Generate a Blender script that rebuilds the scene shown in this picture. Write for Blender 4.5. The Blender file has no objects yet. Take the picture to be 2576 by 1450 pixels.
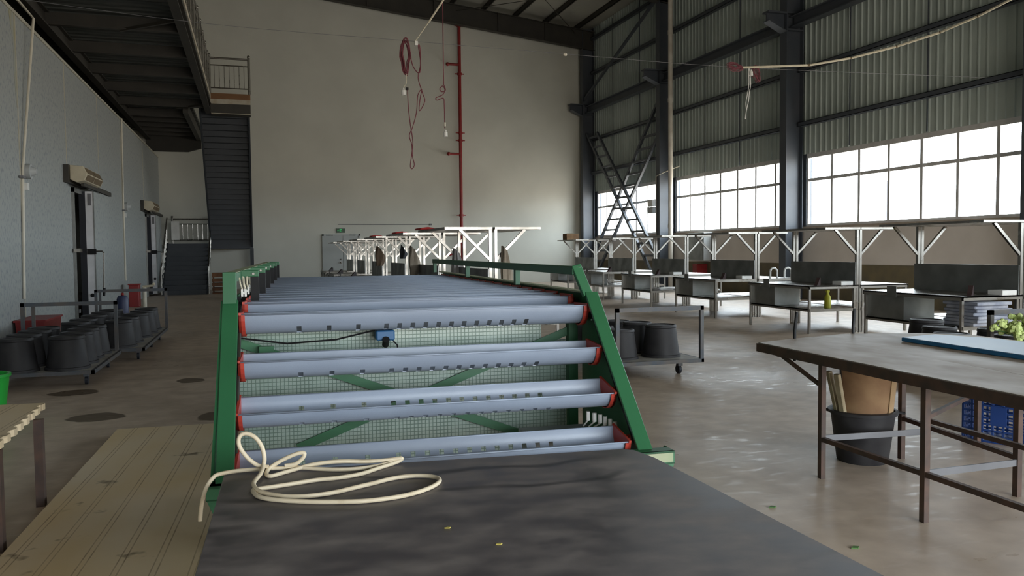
import bpy, bmesh, math, random
from mathutils import Vector, Matrix
random.seed(7)
S = bpy.context.scene
COL = S.collection
R = math.radians

# ------------------------------------------------------------------ camera
F_PX, YAW, PITCH, ROLL, EYE = 2040.0, R(17.655), R(2.666), 0.010, 1.55
fw = Vector((math.sin(YAW) * math.cos(PITCH), math.cos(YAW) * math.cos(PITCH), -math.sin(PITCH)))
rt = Vector((math.cos(YAW), -math.sin(YAW), 0))
up = rt.cross(fw)
r2 = rt * math.cos(ROLL) - up * math.sin(ROLL)
u2 = up * math.cos(ROLL) + rt * math.sin(ROLL)
cd = bpy.data.cameras.new('camera')
cam = bpy.data.objects.new('camera', cd)
COL.objects.link(cam)
cd.sensor_fit = 'HORIZONTAL'
cd.sensor_width = 36.0
cd.lens = 36.0 * F_PX / 2576.0
cd.clip_start, cd.clip_end = 0.05, 400
cam.matrix_world = Matrix(((r2.x, u2.x, -fw.x, 0), (r2.y, u2.y, -fw.y, 0), (r2.z, u2.z, -fw.z, EYE), (0, 0, 0, 1)))
S.camera = cam

# ------------------------------------------------------------------ light
SKY = 18.5
W = bpy.data.worlds.new('world')
S.world = W
W.use_nodes = True
nt = W.node_tree
bg = nt.nodes['Background']
tc = nt.nodes.new('ShaderNodeTexCoord')
sx = nt.nodes.new('ShaderNodeSeparateXYZ')
cr = nt.nodes.new('ShaderNodeValToRGB')
cr.color_ramp.elements[0].position = 0.47
cr.color_ramp.elements[0].color = (0.55, 0.50, 0.44, 1)
cr.color_ramp.elements[1].position = 0.55
cr.color_ramp.elements[1].color = (0.86, 0.94, 1.0, 1)
mp = nt.nodes.new('ShaderNodeMapRange')
mp.inputs['From Min'].default_value = -1
nt.links.new(tc.outputs['Generated'], sx.inputs[0])
nt.links.new(sx.outputs['Z'], mp.inputs['Value'])
nt.links.new(mp.outputs['Result'], cr.inputs[0])
nt.links.new(cr.outputs[0], bg.inputs['Color'])
bg.inputs['Strength'].default_value = SKY
S.view_settings.view_transform = 'Standard'
S.view_settings.look = 'None'
S.view_settings.gamma = 1.0
S.view_settings.use_curve_mapping = False
S.view_settings.exposure = 0.0
S.cycles.use_denoising = True
S.cycles.max_bounces = 10
S.cycles.diffuse_bounces = 6
S.cycles.caustics_reflective = False
S.cycles.caustics_refractive = False
S.cycles.sample_clamp_indirect = 20.0

FRONT = -6.0
WIN = [(28.95, 36.1), (21.1, 28.5), (12.95, 20.6), (5.3, 12.5), (-2.6, 4.85)]
SILL, HEAD, XW = 2.17, 4.29, 15.85
for y0, y1 in WIN:
    ld = bpy.data.lights.new('window_daylight', 'AREA')
    ld.shape = 'RECTANGLE'
    ld.size, ld.size_y = HEAD - SILL, y1 - y0
    ld.cycles.is_portal = True
    lo = bpy.data.objects.new('window_daylight', ld)
    COL.objects.link(lo)
    lo.location = (XW + 0.3, (y0 + y1) / 2, (SILL + HEAD) / 2)
    lo.rotation_euler = (0, R(90), 0)

# unseen open doorway added behind the camera to daylight the foreground
ADDED_DOORWAY = (0.5, 12.0, 3.4)
ld = bpy.data.lights.new('added_doorway_daylight', 'AREA')
ld.shape = 'RECTANGLE'
ld.size, ld.size_y = ADDED_DOORWAY[1] - ADDED_DOORWAY[0], ADDED_DOORWAY[2]
ld.cycles.is_portal = True
lo = bpy.data.objects.new('added_doorway_daylight', ld)
COL.objects.link(lo)
lo.location = ((ADDED_DOORWAY[0] + ADDED_DOORWAY[1]) / 2, FRONT - .3, ADDED_DOORWAY[2] / 2)
lo.rotation_euler = (R(90), 0, 0)

# ------------------------------------------------------------------ materials
def mat(name, col, rough=0.6, metal=0.0, col2=None, scale=4.0, stretch=(1, 1, 1), contrast=(0.35, 0.65),
        bump=0.0, bscale=None, spec=None, rough2=None, detail=6.0):
    m = bpy.data.materials.new(name)
    m.use_nodes = True
    n, l = m.node_tree.nodes, m.node_tree.links
    b = n['Principled BSDF']
    b.inputs['Base Color'].default_value = (*col, 1)
    b.inputs['Roughness'].default_value = rough
    b.inputs['Metallic'].default_value = metal
    if spec is not None:
        b.inputs['Specular IOR Level'].default_value = spec
    t = n.new('ShaderNodeTexCoord')
    mpg = n.new('ShaderNodeMapping')
    mpg.inputs['Scale'].default_value = stretch
    l.new(t.outputs['Object'], mpg.inputs[0])
    nz = n.new('ShaderNodeTexNoise')
    nz.inputs['Scale'].default_value = scale
    nz.inputs['Detail'].default_value = detail
    l.new(mpg.outputs[0], nz.inputs['Vector'])
    ramp = n.new('ShaderNodeValToRGB')
    ramp.color_ramp.elements[0].position, ramp.color_ramp.elements[1].position = contrast
    ramp.color_ramp.elements[0].color = (*col, 1)
    ramp.color_ramp.elements[1].color = (*(col2 or tuple(c * 0.85 for c in col)), 1)
    l.new(nz.outputs['Fac'], ramp.inputs[0])
    l.new(ramp.outputs[0], b.inputs['Base Color'])
    if rough2 is not None:
        mr = n.new('ShaderNodeMapRange')
        mr.inputs['From Min'].default_value, mr.inputs['From Max'].default_value = contrast
        mr.inputs['To Min'].default_value, mr.inputs['To Max'].default_value = rough, rough2
        l.new(nz.outputs['Fac'], mr.inputs['Value'])
        l.new(mr.outputs['Result'], b.inputs['Roughness'])
    if bump:
        nb = n.new('ShaderNodeTexNoise')
        nb.inputs['Scale'].default_value = bscale or scale * 3
        l.new(mpg.outputs[0], nb.inputs['Vector'])
        bp = n.new('ShaderNodeBump')
        bp.inputs['Strength'].default_value = bump
        bp.inputs['Distance'].default_value = 0.01
        l.new(nb.outputs['Fac'], bp.inputs['Height'])
        l.new(bp.outputs[0], b.inputs['Normal'])
    return m

M = {}
M['plaster'] = mat('white_plaster', (0.60, 0.60, 0.535), 0.9, col2=(0.55, 0.55, 0.49), scale=0.6, bump=0.15, bscale=30)
M['lower_wall'] = mat('beige_plaster', (0.70, 0.65, 0.60), 0.85, col2=(0.64, 0.59, 0.54), scale=1.2)
M['dado'] = mat('olive_dado_paint', (0.115, 0.10, 0.065), 0.7, col2=(0.17, 0.135, 0.07), scale=2.2)
M['sill'] = mat('sill_board', (0.34, 0.28, 0.22), 0.7, col2=(0.42, 0.36, 0.3), scale=3)
M['cold'] = mat('speckled_cold_store_panel', (0.315, 0.335, 0.325), 0.55, col2=(0.17, 0.195, 0.215), scale=20, stretch=(1, 1, 0.6), contrast=(0.50, 0.72), detail=3)
M['joint'] = mat('cream_joint_strip', (0.47, 0.45, 0.37), 0.6)
M['panel_green'] = mat('grey_green_wall_sheet', (0.43, 0.49, 0.455), 0.55, col2=(0.38, 0.435, 0.405), scale=0.8)
M['roof'] = mat('roof_sheet', (0.34, 0.335, 0.29), 0.6, col2=(0.29, 0.285, 0.25), scale=0.7)
M['steel_dark'] = mat('dark_blue_grey_steel_paint', (0.050, 0.060, 0.075), 0.5, col2=(0.065, 0.072, 0.085), scale=1.5)
M['mezz'] = mat('dark_brown_steel_paint', (0.024, 0.022, 0.017), 0.6, col2=(0.034, 0.030, 0.023), scale=2)
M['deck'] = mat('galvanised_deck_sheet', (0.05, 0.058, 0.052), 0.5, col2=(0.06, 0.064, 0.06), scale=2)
M['slab'] = mat('screed_slab_edge', (0.46, 0.43, 0.36), 0.85, col2=(0.36, 0.31, 0.23), scale=5)
M['slab_brown'] = mat('brown_slab_edge', (0.20, 0.10, 0.045), 0.85)
M['stair'] = mat('dark_stair_steel', (0.030, 0.036, 0.044), 0.55, col2=(0.040, 0.046, 0.054), scale=2)
M['stainless'] = mat('stainless_steel', (0.345, 0.325, 0.295), 0.24, 1.0, col2=(0.27, 0.255, 0.23), scale=3, rough2=0.38)
M['stainless_dull'] = mat('worn_stainless_sheet', (0.27, 0.275, 0.265), 0.3, 0.9, col2=(0.20, 0.205, 0.20), scale=2.5, rough2=0.5)
M['alu'] = mat('aluminium_window_frame', (0.62, 0.61, 0.60), 0.5, 0.0)
M['white_alu'] = mat('white_door_edge', (0.74, 0.75, 0.78), 0.4)
M['rubber'] = mat('black_rubber', (0.012, 0.014, 0.022), 0.6)
M['cream'] = mat('cream_plastic', (0.55, 0.49, 0.36), 0.5)
M['grille'] = mat('brown_dusty_grille', (0.14, 0.10, 0.055), 0.8)
M['green'] = mat('green_machine_paint', (0.024, 0.130, 0.052), 0.45, col2=(0.020, 0.110, 0.044), scale=2)
M['green_dull'] = mat('dusty_green_machine_paint', (0.055, 0.15, 0.095), 0.6, col2=(0.10, 0.19, 0.13), scale=3)
M['flange'] = mat('pale_green_flange', (0.27, 0.33, 0.19), 0.6, col2=(0.36, 0.36, 0.24), scale=4)  # pale green-beige of the rail flanges, also the painted lit beam end
M['trough'] = mat('blue_grey_plastic_trough', (0.27, 0.32, 0.405), 0.38, col2=(0.25, 0.295, 0.375), scale=3, bump=0.05, bscale=160)
M['red'] = mat('red_end_cap_plastic', (0.50, 0.055, 0.035), 0.45)
M['redpaint'] = mat('red_pipe_paint', (0.26, 0.014, 0.014), 0.45)
M['black'] = mat('black_metal', (0.008, 0.008, 0.009), 0.55, spec=0.25)
M['brown_rust'] = mat('rusty_brown_steel', (0.045, 0.028, 0.022), 0.6, col2=(0.085, 0.045, 0.03), scale=9)
M['grey_rail'] = mat('grey_painted_rail', (0.16, 0.16, 0.17), 0.5)
M['bucket'] = mat('black_recycled_plastic', (0.018, 0.017, 0.019), 0.5, col2=(0.034, 0.032, 0.033), scale=7, rough2=0.65, spec=0.3)
M['cart'] = mat('cart_frame_steel', (0.055, 0.068, 0.085), 0.5, col2=(0.10, 0.085, 0.075), scale=6)
M['cart_bed'] = mat('cart_bed_sheet', (0.40, 0.39, 0.36), 0.6, col2=(0.25, 0.23, 0.2), scale=6)
M['whiteplastic'] = mat('white_plastic', (0.75, 0.75, 0.72), 0.4)
M['pvc'] = mat('cream_conduit', (0.62, 0.58, 0.48), 0.5)
M['drain'] = mat('white_drain_pipe', (0.60, 0.57, 0.50), 0.5, col2=(0.45, 0.40, 0.33), scale=2)
M['cord'] = mat('purple_red_cord', (0.17, 0.038, 0.052), 0.7)
M['cordw'] = mat('cream_cord', (0.60, 0.55, 0.42), 0.7)
M['hose'] = mat('cream_cable_sheath', (0.66, 0.56, 0.40), 0.5, col2=(0.50, 0.40, 0.26), scale=10, contrast=(0.55, 0.75))
M['card'] = mat('brown_cardboard', (0.28, 0.17, 0.085), 0.85, col2=(0.20, 0.11, 0.055), scale=6)
M['wood'] = mat('pale_wood_stick', (0.42, 0.36, 0.24), 0.8, col2=(0.30, 0.24, 0.15), scale=8)
M['crate_wood'] = mat('rusty_brown_crate_board', (0.20, 0.085, 0.035), 0.8, col2=(0.11, 0.05, 0.025), scale=6)
M['blue'] = mat('blue_crate_plastic', (0.015, 0.05, 0.20), 0.45)
M['bluecan'] = mat('navy_plastic', (0.02, 0.03, 0.09), 0.45)
M['sheet'] = mat('pale_blue_board', (0.46, 0.57, 0.70), 0.45, col2=(0.38, 0.50, 0.66), scale=1.5)
M['sheet_edge'] = mat('blue_board_edge', (0.02, 0.16, 0.36), 0.45)
M['lime'] = mat('bright_green_plastic', (0.01, 0.38, 0.035), 0.4)
M['cloth'] = mat('beige_work_cloth', (0.34, 0.29, 0.23), 0.95, col2=(0.25, 0.21, 0.16), scale=6)
M['cloth_brown'] = mat('brown_work_cloth', (0.13, 0.09, 0.06), 0.95)
M['cloth_grey'] = mat('grey_work_cloth', (0.27, 0.26, 0.25), 0.95)
M['cloth_red'] = mat('red_cloth', (0.48, 0.04, 0.035), 0.9)
M['petal'] = mat('pale_green_flower_heads', (0.52, 0.60, 0.25), 0.8, col2=(0.38, 0.48, 0.14), scale=22)
M['leaf'] = mat('green_leaf', (0.07, 0.16, 0.035), 0.7)
M['blade'] = mat('dark_maroon_plastic', (0.035, 0.018, 0.018), 0.5)
M['paper'] = mat('crumpled_grey_film', (0.40, 0.41, 0.46), 0.5, col2=(0.22, 0.24, 0.30), scale=5)
M['boxgrey'] = mat('grey_control_box', (0.30, 0.32, 0.31), 0.5)
M['steelbox'] = mat('grey_electrical_box', (0.42, 0.44, 0.44), 0.5)
M['yellow'] = mat('yellow_green_bottle', (0.50, 0.48, 0.03), 0.5)
M['doorgrey'] = mat('grey_metal_door_paint', (0.33, 0.35, 0.34), 0.4, col2=(0.30, 0.32, 0.31), scale=1)
M['petalbit'] = mat('yellow_petal', (0.55, 0.45, 0.10), 0.8)
M['pole'] = mat('distant_concrete_chimney', (0.075, 0.075, 0.085), 0.9)


def nodes_of(m):
    return m.node_tree.nodes, m.node_tree.links


def m_floor():
    m = mat('worn_concrete_floor', (0.57, 0.465, 0.37), 0.55, col2=(0.45, 0.36, 0.28), scale=0.55, contrast=(0.35, 0.7), rough2=0.36, spec=0.4)
    n, l = nodes_of(m)
    b = n['Principled BSDF']
    base = b.inputs['Base Color'].links[0].from_socket
    t = n.new('ShaderNodeTexCoord')
    fine = n.new('ShaderNodeTexNoise')
    fine.inputs['Scale'].default_value = 5
    fine.inputs['Detail'].default_value = 9
    mpg = n.new('ShaderNodeMapping')
    mpg.inputs['Scale'].default_value = (0.8, 0.8, 1)
    l.new(t.outputs['Object'], mpg.inputs[0])
    l.new(mpg.outputs[0], fine.inputs['Vector'])
    mx = n.new('ShaderNodeMixRGB')
    mx.blend_type = 'MULTIPLY'
    rp = n.new('ShaderNodeValToRGB')
    rp.color_ramp.elements[0].position, rp.color_ramp.elements[1].position = 0.3, 0.7
    rp.color_ramp.elements[0].color = (0.72, 0.69, 0.66, 1)
    rp.color_ramp.elements[1].color = (1.1, 1.1, 1.1, 1)
    l.new(fine.outputs['Fac'], rp.inputs[0])
    mx.inputs[0].default_value = 0.8
    l.new(base, mx.inputs[1])
    l.new(rp.outputs[0], mx.inputs[2])
    cur = mx.outputs[0]
    # damp round stains on the floor
    warp = n.new('ShaderNodeTexNoise')
    warp.inputs['Scale'].default_value = 3.0
    l.new(t.outputs['Object'], warp.inputs['Vector'])
    for cx, cy, rx, ry in ((-1.94, 10.1, 0.27, 0.22), (-1.46, 8.5, 0.25, 0.22), (-0.78, 10.57, 0.17, 0.2), (-0.36, 8.14, 0.2, 0.22)):
        mp2 = n.new('ShaderNodeMapping')
        mp2.vector_type = 'POINT'
        mp2.inputs['Location'].default_value = (-cx / rx, -cy / ry, 0)
        mp2.inputs['Scale'].default_value = (1 / rx, 1 / ry, 0)
        l.new(t.outputs['Object'], mp2.inputs[0])
        ln = n.new('ShaderNodeVectorMath')
        ln.operation = 'LENGTH'
        l.new(mp2.outputs[0], ln.inputs[0])
        ad = n.new('ShaderNodeMath')
        ad.operation = 'ADD'
        l.new(ln.outputs['Value'], ad.inputs[0])
        l.new(warp.outputs['Fac'], ad.inputs[1])
        r3 = n.new('ShaderNodeValToRGB')
        r3.color_ramp.elements[0].position, r3.color_ramp.elements[1].position = 0.0, 1.0
        mr = n.new('ShaderNodeMapRange')
        mr.inputs['From Min'].default_value, mr.inputs['From Max'].default_value = 1.42, 1.52
        mr.inputs['To Min'].default_value, mr.inputs['To Max'].default_value = 0.85, 0.0
        l.new(ad.outputs[0], mr.inputs['Value'])
        m2 = n.new('ShaderNodeMixRGB')
        m2.inputs[2].default_value = (0.075, 0.05, 0.028, 1)
        l.new(mr.outputs['Result'], m2.inputs[0])
        l.new(cur, m2.inputs[1])
        cur = m2.outputs[0]
    l.new(cur, b.inputs['Base Color'])
    rg = b.inputs['Roughness'].links[0].from_socket
    sc = n.new('ShaderNodeTexNoise')
    sc.inputs['Scale'].default_value = 11
    sc.inputs['Detail'].default_value = 8
    mp3 = n.new('ShaderNodeMapping')
    mp3.inputs['Scale'].default_value = (0.5, 1.5, 1)
    l.new(t.outputs['Object'], mp3.inputs[0])
    l.new(mp3.outputs[0], sc.inputs['Vector'])
    mr4 = n.new('ShaderNodeMapRange')
    mr4.inputs['From Min'].default_value, mr4.inputs['From Max'].default_value = 0.55, 0.66
    mr4.inputs['To Min'].default_value, mr4.inputs['To Max'].default_value = 0.0, -0.15
    l.new(sc.outputs['Fac'], mr4.inputs['Value'])
    ad4 = n.new('ShaderNodeMath')
    ad4.operation = 'ADD'
    l.new(rg, ad4.inputs[0])
    l.new(mr4.outputs['Result'], ad4.inputs[1])
    l.new(ad4.outputs[0], b.inputs['Roughness'])
    bp = n.new('ShaderNodeBump')
    bp.inputs['Strength'].default_value = 0.12
    bp.inputs['Distance'].default_value = 0.01
    l.new(fine.outputs['Fac'], bp.inputs['Height'])
    l.new(bp.outputs[0], b.inputs['Normal'])
    return m


M['floor'] = m_floor()


def m_blacktop():
    m = mat('black_scuffed_board', (0.085, 0.074, 0.077), 0.40, col2=(0.215, 0.187, 0.176), scale=5.0, stretch=(1.0, 1.5, 1), contrast=(0.38, 0.72), rough2=0.62, detail=10)
    n, l = nodes_of(m)
    b = n['Principled BSDF']
    base = b.inputs['Base Color'].links[0].from_socket
    t = n.new('ShaderNodeTexCoord')
    w = n.new('ShaderNodeTexWave')
    w.wave_type = 'RINGS'
    w.inputs['Scale'].default_value = 1.3
    w.inputs['Distortion'].default_value = 7
    w.inputs['Detail'].default_value = 3
    w.inputs['Detail Scale'].default_value = 0.7
    l.new(t.outputs['Object'], w.inputs['Vector'])
    r = n.new('ShaderNodeValToRGB')
    r.color_ramp.elements[0].position, r.color_ramp.elements[1].position = 0.0, 0.10
    r.color_ramp.elements[0].color = (0.3, 0.3, 0.3, 1)
    r.color_ramp.elements[1].color = (1, 1, 1, 1)
    l.new(w.outputs['Fac'], r.inputs[0])
    nz = n.new('ShaderNodeTexNoise')
    nz.inputs['Scale'].default_value = 1.7
    l.new(t.outputs['Object'], nz.inputs['Vector'])
    mr = n.new('ShaderNodeMapRange')
    mr.inputs['From Min'].default_value, mr.inputs['From Max'].default_value = 0.45, 0.6
    mr.inputs['To Max'].default_value = 0.95
    l.new(nz.outputs['Fac'], mr.inputs['Value'])
    mx = n.new('ShaderNodeMixRGB')
    mx.blend_type = 'MULTIPLY'
    l.new(mr.outputs['Result'], mx.inputs[0])
    l.new(base, mx.inputs[1])
    l.new(r.outputs[0], mx.inputs[2])
    l.new(mx.outputs[0], b.inputs['Base Color'])
    return m


M['blacktop'] = m_blacktop()


def m_board():
    m = mat('stained_tan_board', (0.64, 0.49, 0.28), 0.65, col2=(0.68, 0.575, 0.42), scale=1.8, stretch=(1, 0.5, 1), contrast=(0.35, 0.7))
    n, l = nodes_of(m)
    b = n['Principled BSDF']
    base = b.inputs['Base Color'].links[0].from_socket
    t = n.new('ShaderNodeTexCoord')
    sep = n.new('ShaderNodeSeparateXYZ')
    l.new(t.outputs['Object'], sep.inputs[0])
    # long double scores along the sheet
    md = n.new('ShaderNodeMath')
    md.operation = 'PINGPONG'
    md.inputs[1].default_value = 0.0875
    ofs = n.new('ShaderNodeMath')
    ofs.operation = 'ADD'
    ofs.inputs[1].default_value = 10.03
    l.new(sep.outputs['X'], ofs.inputs[0])
    l.new(ofs.outputs[0], md.inputs[0])
    mr = n.new('ShaderNodeMapRange')
    sb = n.new('ShaderNodeMath')
    sb.operation = 'SUBTRACT'
    sb.inputs[1].default_value = 0.014
    l.new(md.outputs[0], sb.inputs[0])
    ab = n.new('ShaderNodeMath')
    ab.operation = 'ABSOLUTE'
    l.new(sb.outputs[0], ab.inputs[0])
    mr.inputs['From Min'].default_value, mr.inputs['From Max'].default_value = 0.002, 0.0045
    mr.inputs['To Min'].default_value, mr.inputs['To Max'].default_value = 1.0, 0.0
    l.new(ab.outputs[0], mr.inputs['Value'])
    nz = n.new('ShaderNodeTexNoise')
    nz.inputs['Scale'].default_value = 6
    l.new(t.outputs['Object'], nz.inputs['Vector'])
    mu = n.new('ShaderNodeMath')
    mu.operation = 'MULTIPLY'
    mu.use_clamp = True
    sc_ = n.new('ShaderNodeMath')
    sc_.operation = 'MULTIPLY'
    sc_.inputs[1].default_value = 1.1
    l.new(mu.outputs[0], sc_.inputs[0])
    l.new(mr.outputs['Result'], mu.inputs[0])
    l.new(nz.outputs['Fac'], mu.inputs[1])
    m1 = n.new('ShaderNodeMixRGB')
    m1.inputs[2].default_value = (0.20, 0.13, 0.075, 1)
    l.new(sc_.outputs[0], m1.inputs[0])
    l.new(base, m1.inputs[1])
    # dark stains
    v = n.new('ShaderNodeTexVoronoi')
    v.inputs['Scale'].default_value = 2.6
    l.new(t.outputs['Object'], v.inputs['Vector'])
    n2 = n.new('ShaderNodeTexNoise')
    n2.inputs['Scale'].default_value = 9
    l.new(t.outputs['Object'], n2.inputs['Vector'])
    ad = n.new('ShaderNodeMath')
    ad.operation = 'ADD'
    l.new(v.outputs['Distance'], ad.inputs[0])
    l.new(n2.outputs['Fac'], ad.inputs[1])
    mr2 = n.new('ShaderNodeMapRange')
    mr2.inputs['From Min'].default_value, mr2.inputs['From Max'].default_value = 0.52, 0.66
    mr2.inputs['To Min'].default_value, mr2.inputs['To Max'].default_value = 0.75, 0.0
    l.new(ad.outputs[0], mr2.inputs['Value'])
    m2 = n.new('ShaderNodeMixRGB')
    m2.inputs[2].default_value = (0.075, 0.045, 0.02, 1)
    l.new(mr2.outputs['Result'], m2.inputs[0])
    l.new(m1.outputs[0], m2.inputs[1])
    l.new(m2.outputs[0], b.inputs['Base Color'])
    return m


M['board'] = m_board()
M['tabletop'] = mat('worn_grey_brown_tabletop', (0.31, 0.245, 0.19), 0.6, col2=(0.46, 0.41, 0.36), scale=3.0, stretch=(1.2, 0.7, 1), contrast=(0.35, 0.7), rough2=0.5, spec=0.35)


def m_wireglass():
    m = mat('pale_green_gridded_panel', (0.26, 0.345, 0.30), 0.3, col2=(0.35, 0.42, 0.37), scale=1.5)
    n, l = nodes_of(m)
    b = n['Principled BSDF']
    base = b.inputs['Base Color'].links[0].from_socket
    t = n.new('ShaderNodeTexCoord')
    sep = n.new('ShaderNodeSeparateXYZ')
    l.new(t.outputs['Object'], sep.inputs[0])
    outs = []
    for ax in ('X', 'Z'):
        pp = n.new('ShaderNodeMath')
        pp.operation = 'PINGPONG'
        pp.inputs[1].default_value = 0.0125
        of = n.new('ShaderNodeMath')
        of.operation = 'ADD'
        of.inputs[1].default_value = 5
        l.new(sep.outputs[ax], of.inputs[0])
        l.new(of.outputs[0], pp.inputs[0])
        mr = n.new('ShaderNodeMapRange')
        mr.inputs['From Min'].default_value, mr.inputs['From Max'].default_value = 0.001, 0.0032
        mr.inputs['To Min'].default_value, mr.inputs['To Max'].default_value = 1.0, 0.0
        l.new(pp.outputs[0], mr.inputs['Value'])
        outs.append(mr.outputs['Result'])
    mxm = n.new('ShaderNodeMath')
    mxm.operation = 'MAXIMUM'
    l.new(outs[0], mxm.inputs[0])
    l.new(outs[1], mxm.inputs[1])
    mx = n.new('ShaderNodeMixRGB')
    mx.inputs[2].default_value = (0.13, 0.195, 0.155, 1)
    l.new(mxm.outputs[0], mx.inputs[0])
    l.new(base, mx.inputs[1])
    l.new(mx.outputs[0], b.inputs['Base Color'])
    bp = n.new('ShaderNodeBump')
    bp.invert = True
    bp.inputs['Strength'].default_value = 0.5
    bp.inputs['Distance'].default_value = 0.004
    l.new(mxm.outputs[0], bp.inputs['Height'])
    l.new(bp.outputs[0], b.inputs['Normal'])
    return m


M['wireglass'] = m_wireglass()


def m_glass():
    m = bpy.data.materials.new('window_glass')
    m.use_nodes = True
    n, l = nodes_of(m)
    n.clear()
    o = n.new('ShaderNodeOutputMaterial')
    tr = n.new('ShaderNodeBsdfTransparent')
    tr.inputs[0].default_value = (0.93, 0.95, 0.96, 1)
    gl = n.new('ShaderNodeBsdfGlossy')
    gl.inputs['Roughness'].default_value = 0.03
    mx = n.new('ShaderNodeMixShader')
    mx.inputs[0].default_value = 0.06
    l.new(tr.outputs[0], mx.inputs[1])
    l.new(gl.outputs[0], mx.inputs[2])
    l.new(mx.outputs[0], o.inputs[0])
    return m


M['glass'] = m_glass()


def m_emit(name, col, s):
    m = mat(name, col, 0.5)
    b = m.node_tree.nodes['Principled BSDF']
    b.inputs['Emission Color'].default_value = (*col, 1)
    b.inputs['Emission Strength'].default_value = s
    return m


M['exit_glow'] = m_emit('exit_sign_lit_green', (0.05, 0.75, 0.22), 0.35)
M['exit_dark'] = mat('exit_sign_dark_green', (0.004, 0.05, 0.015), 0.4)

# ------------------------------------------------------------------ mesh helpers
BASE = {}


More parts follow.
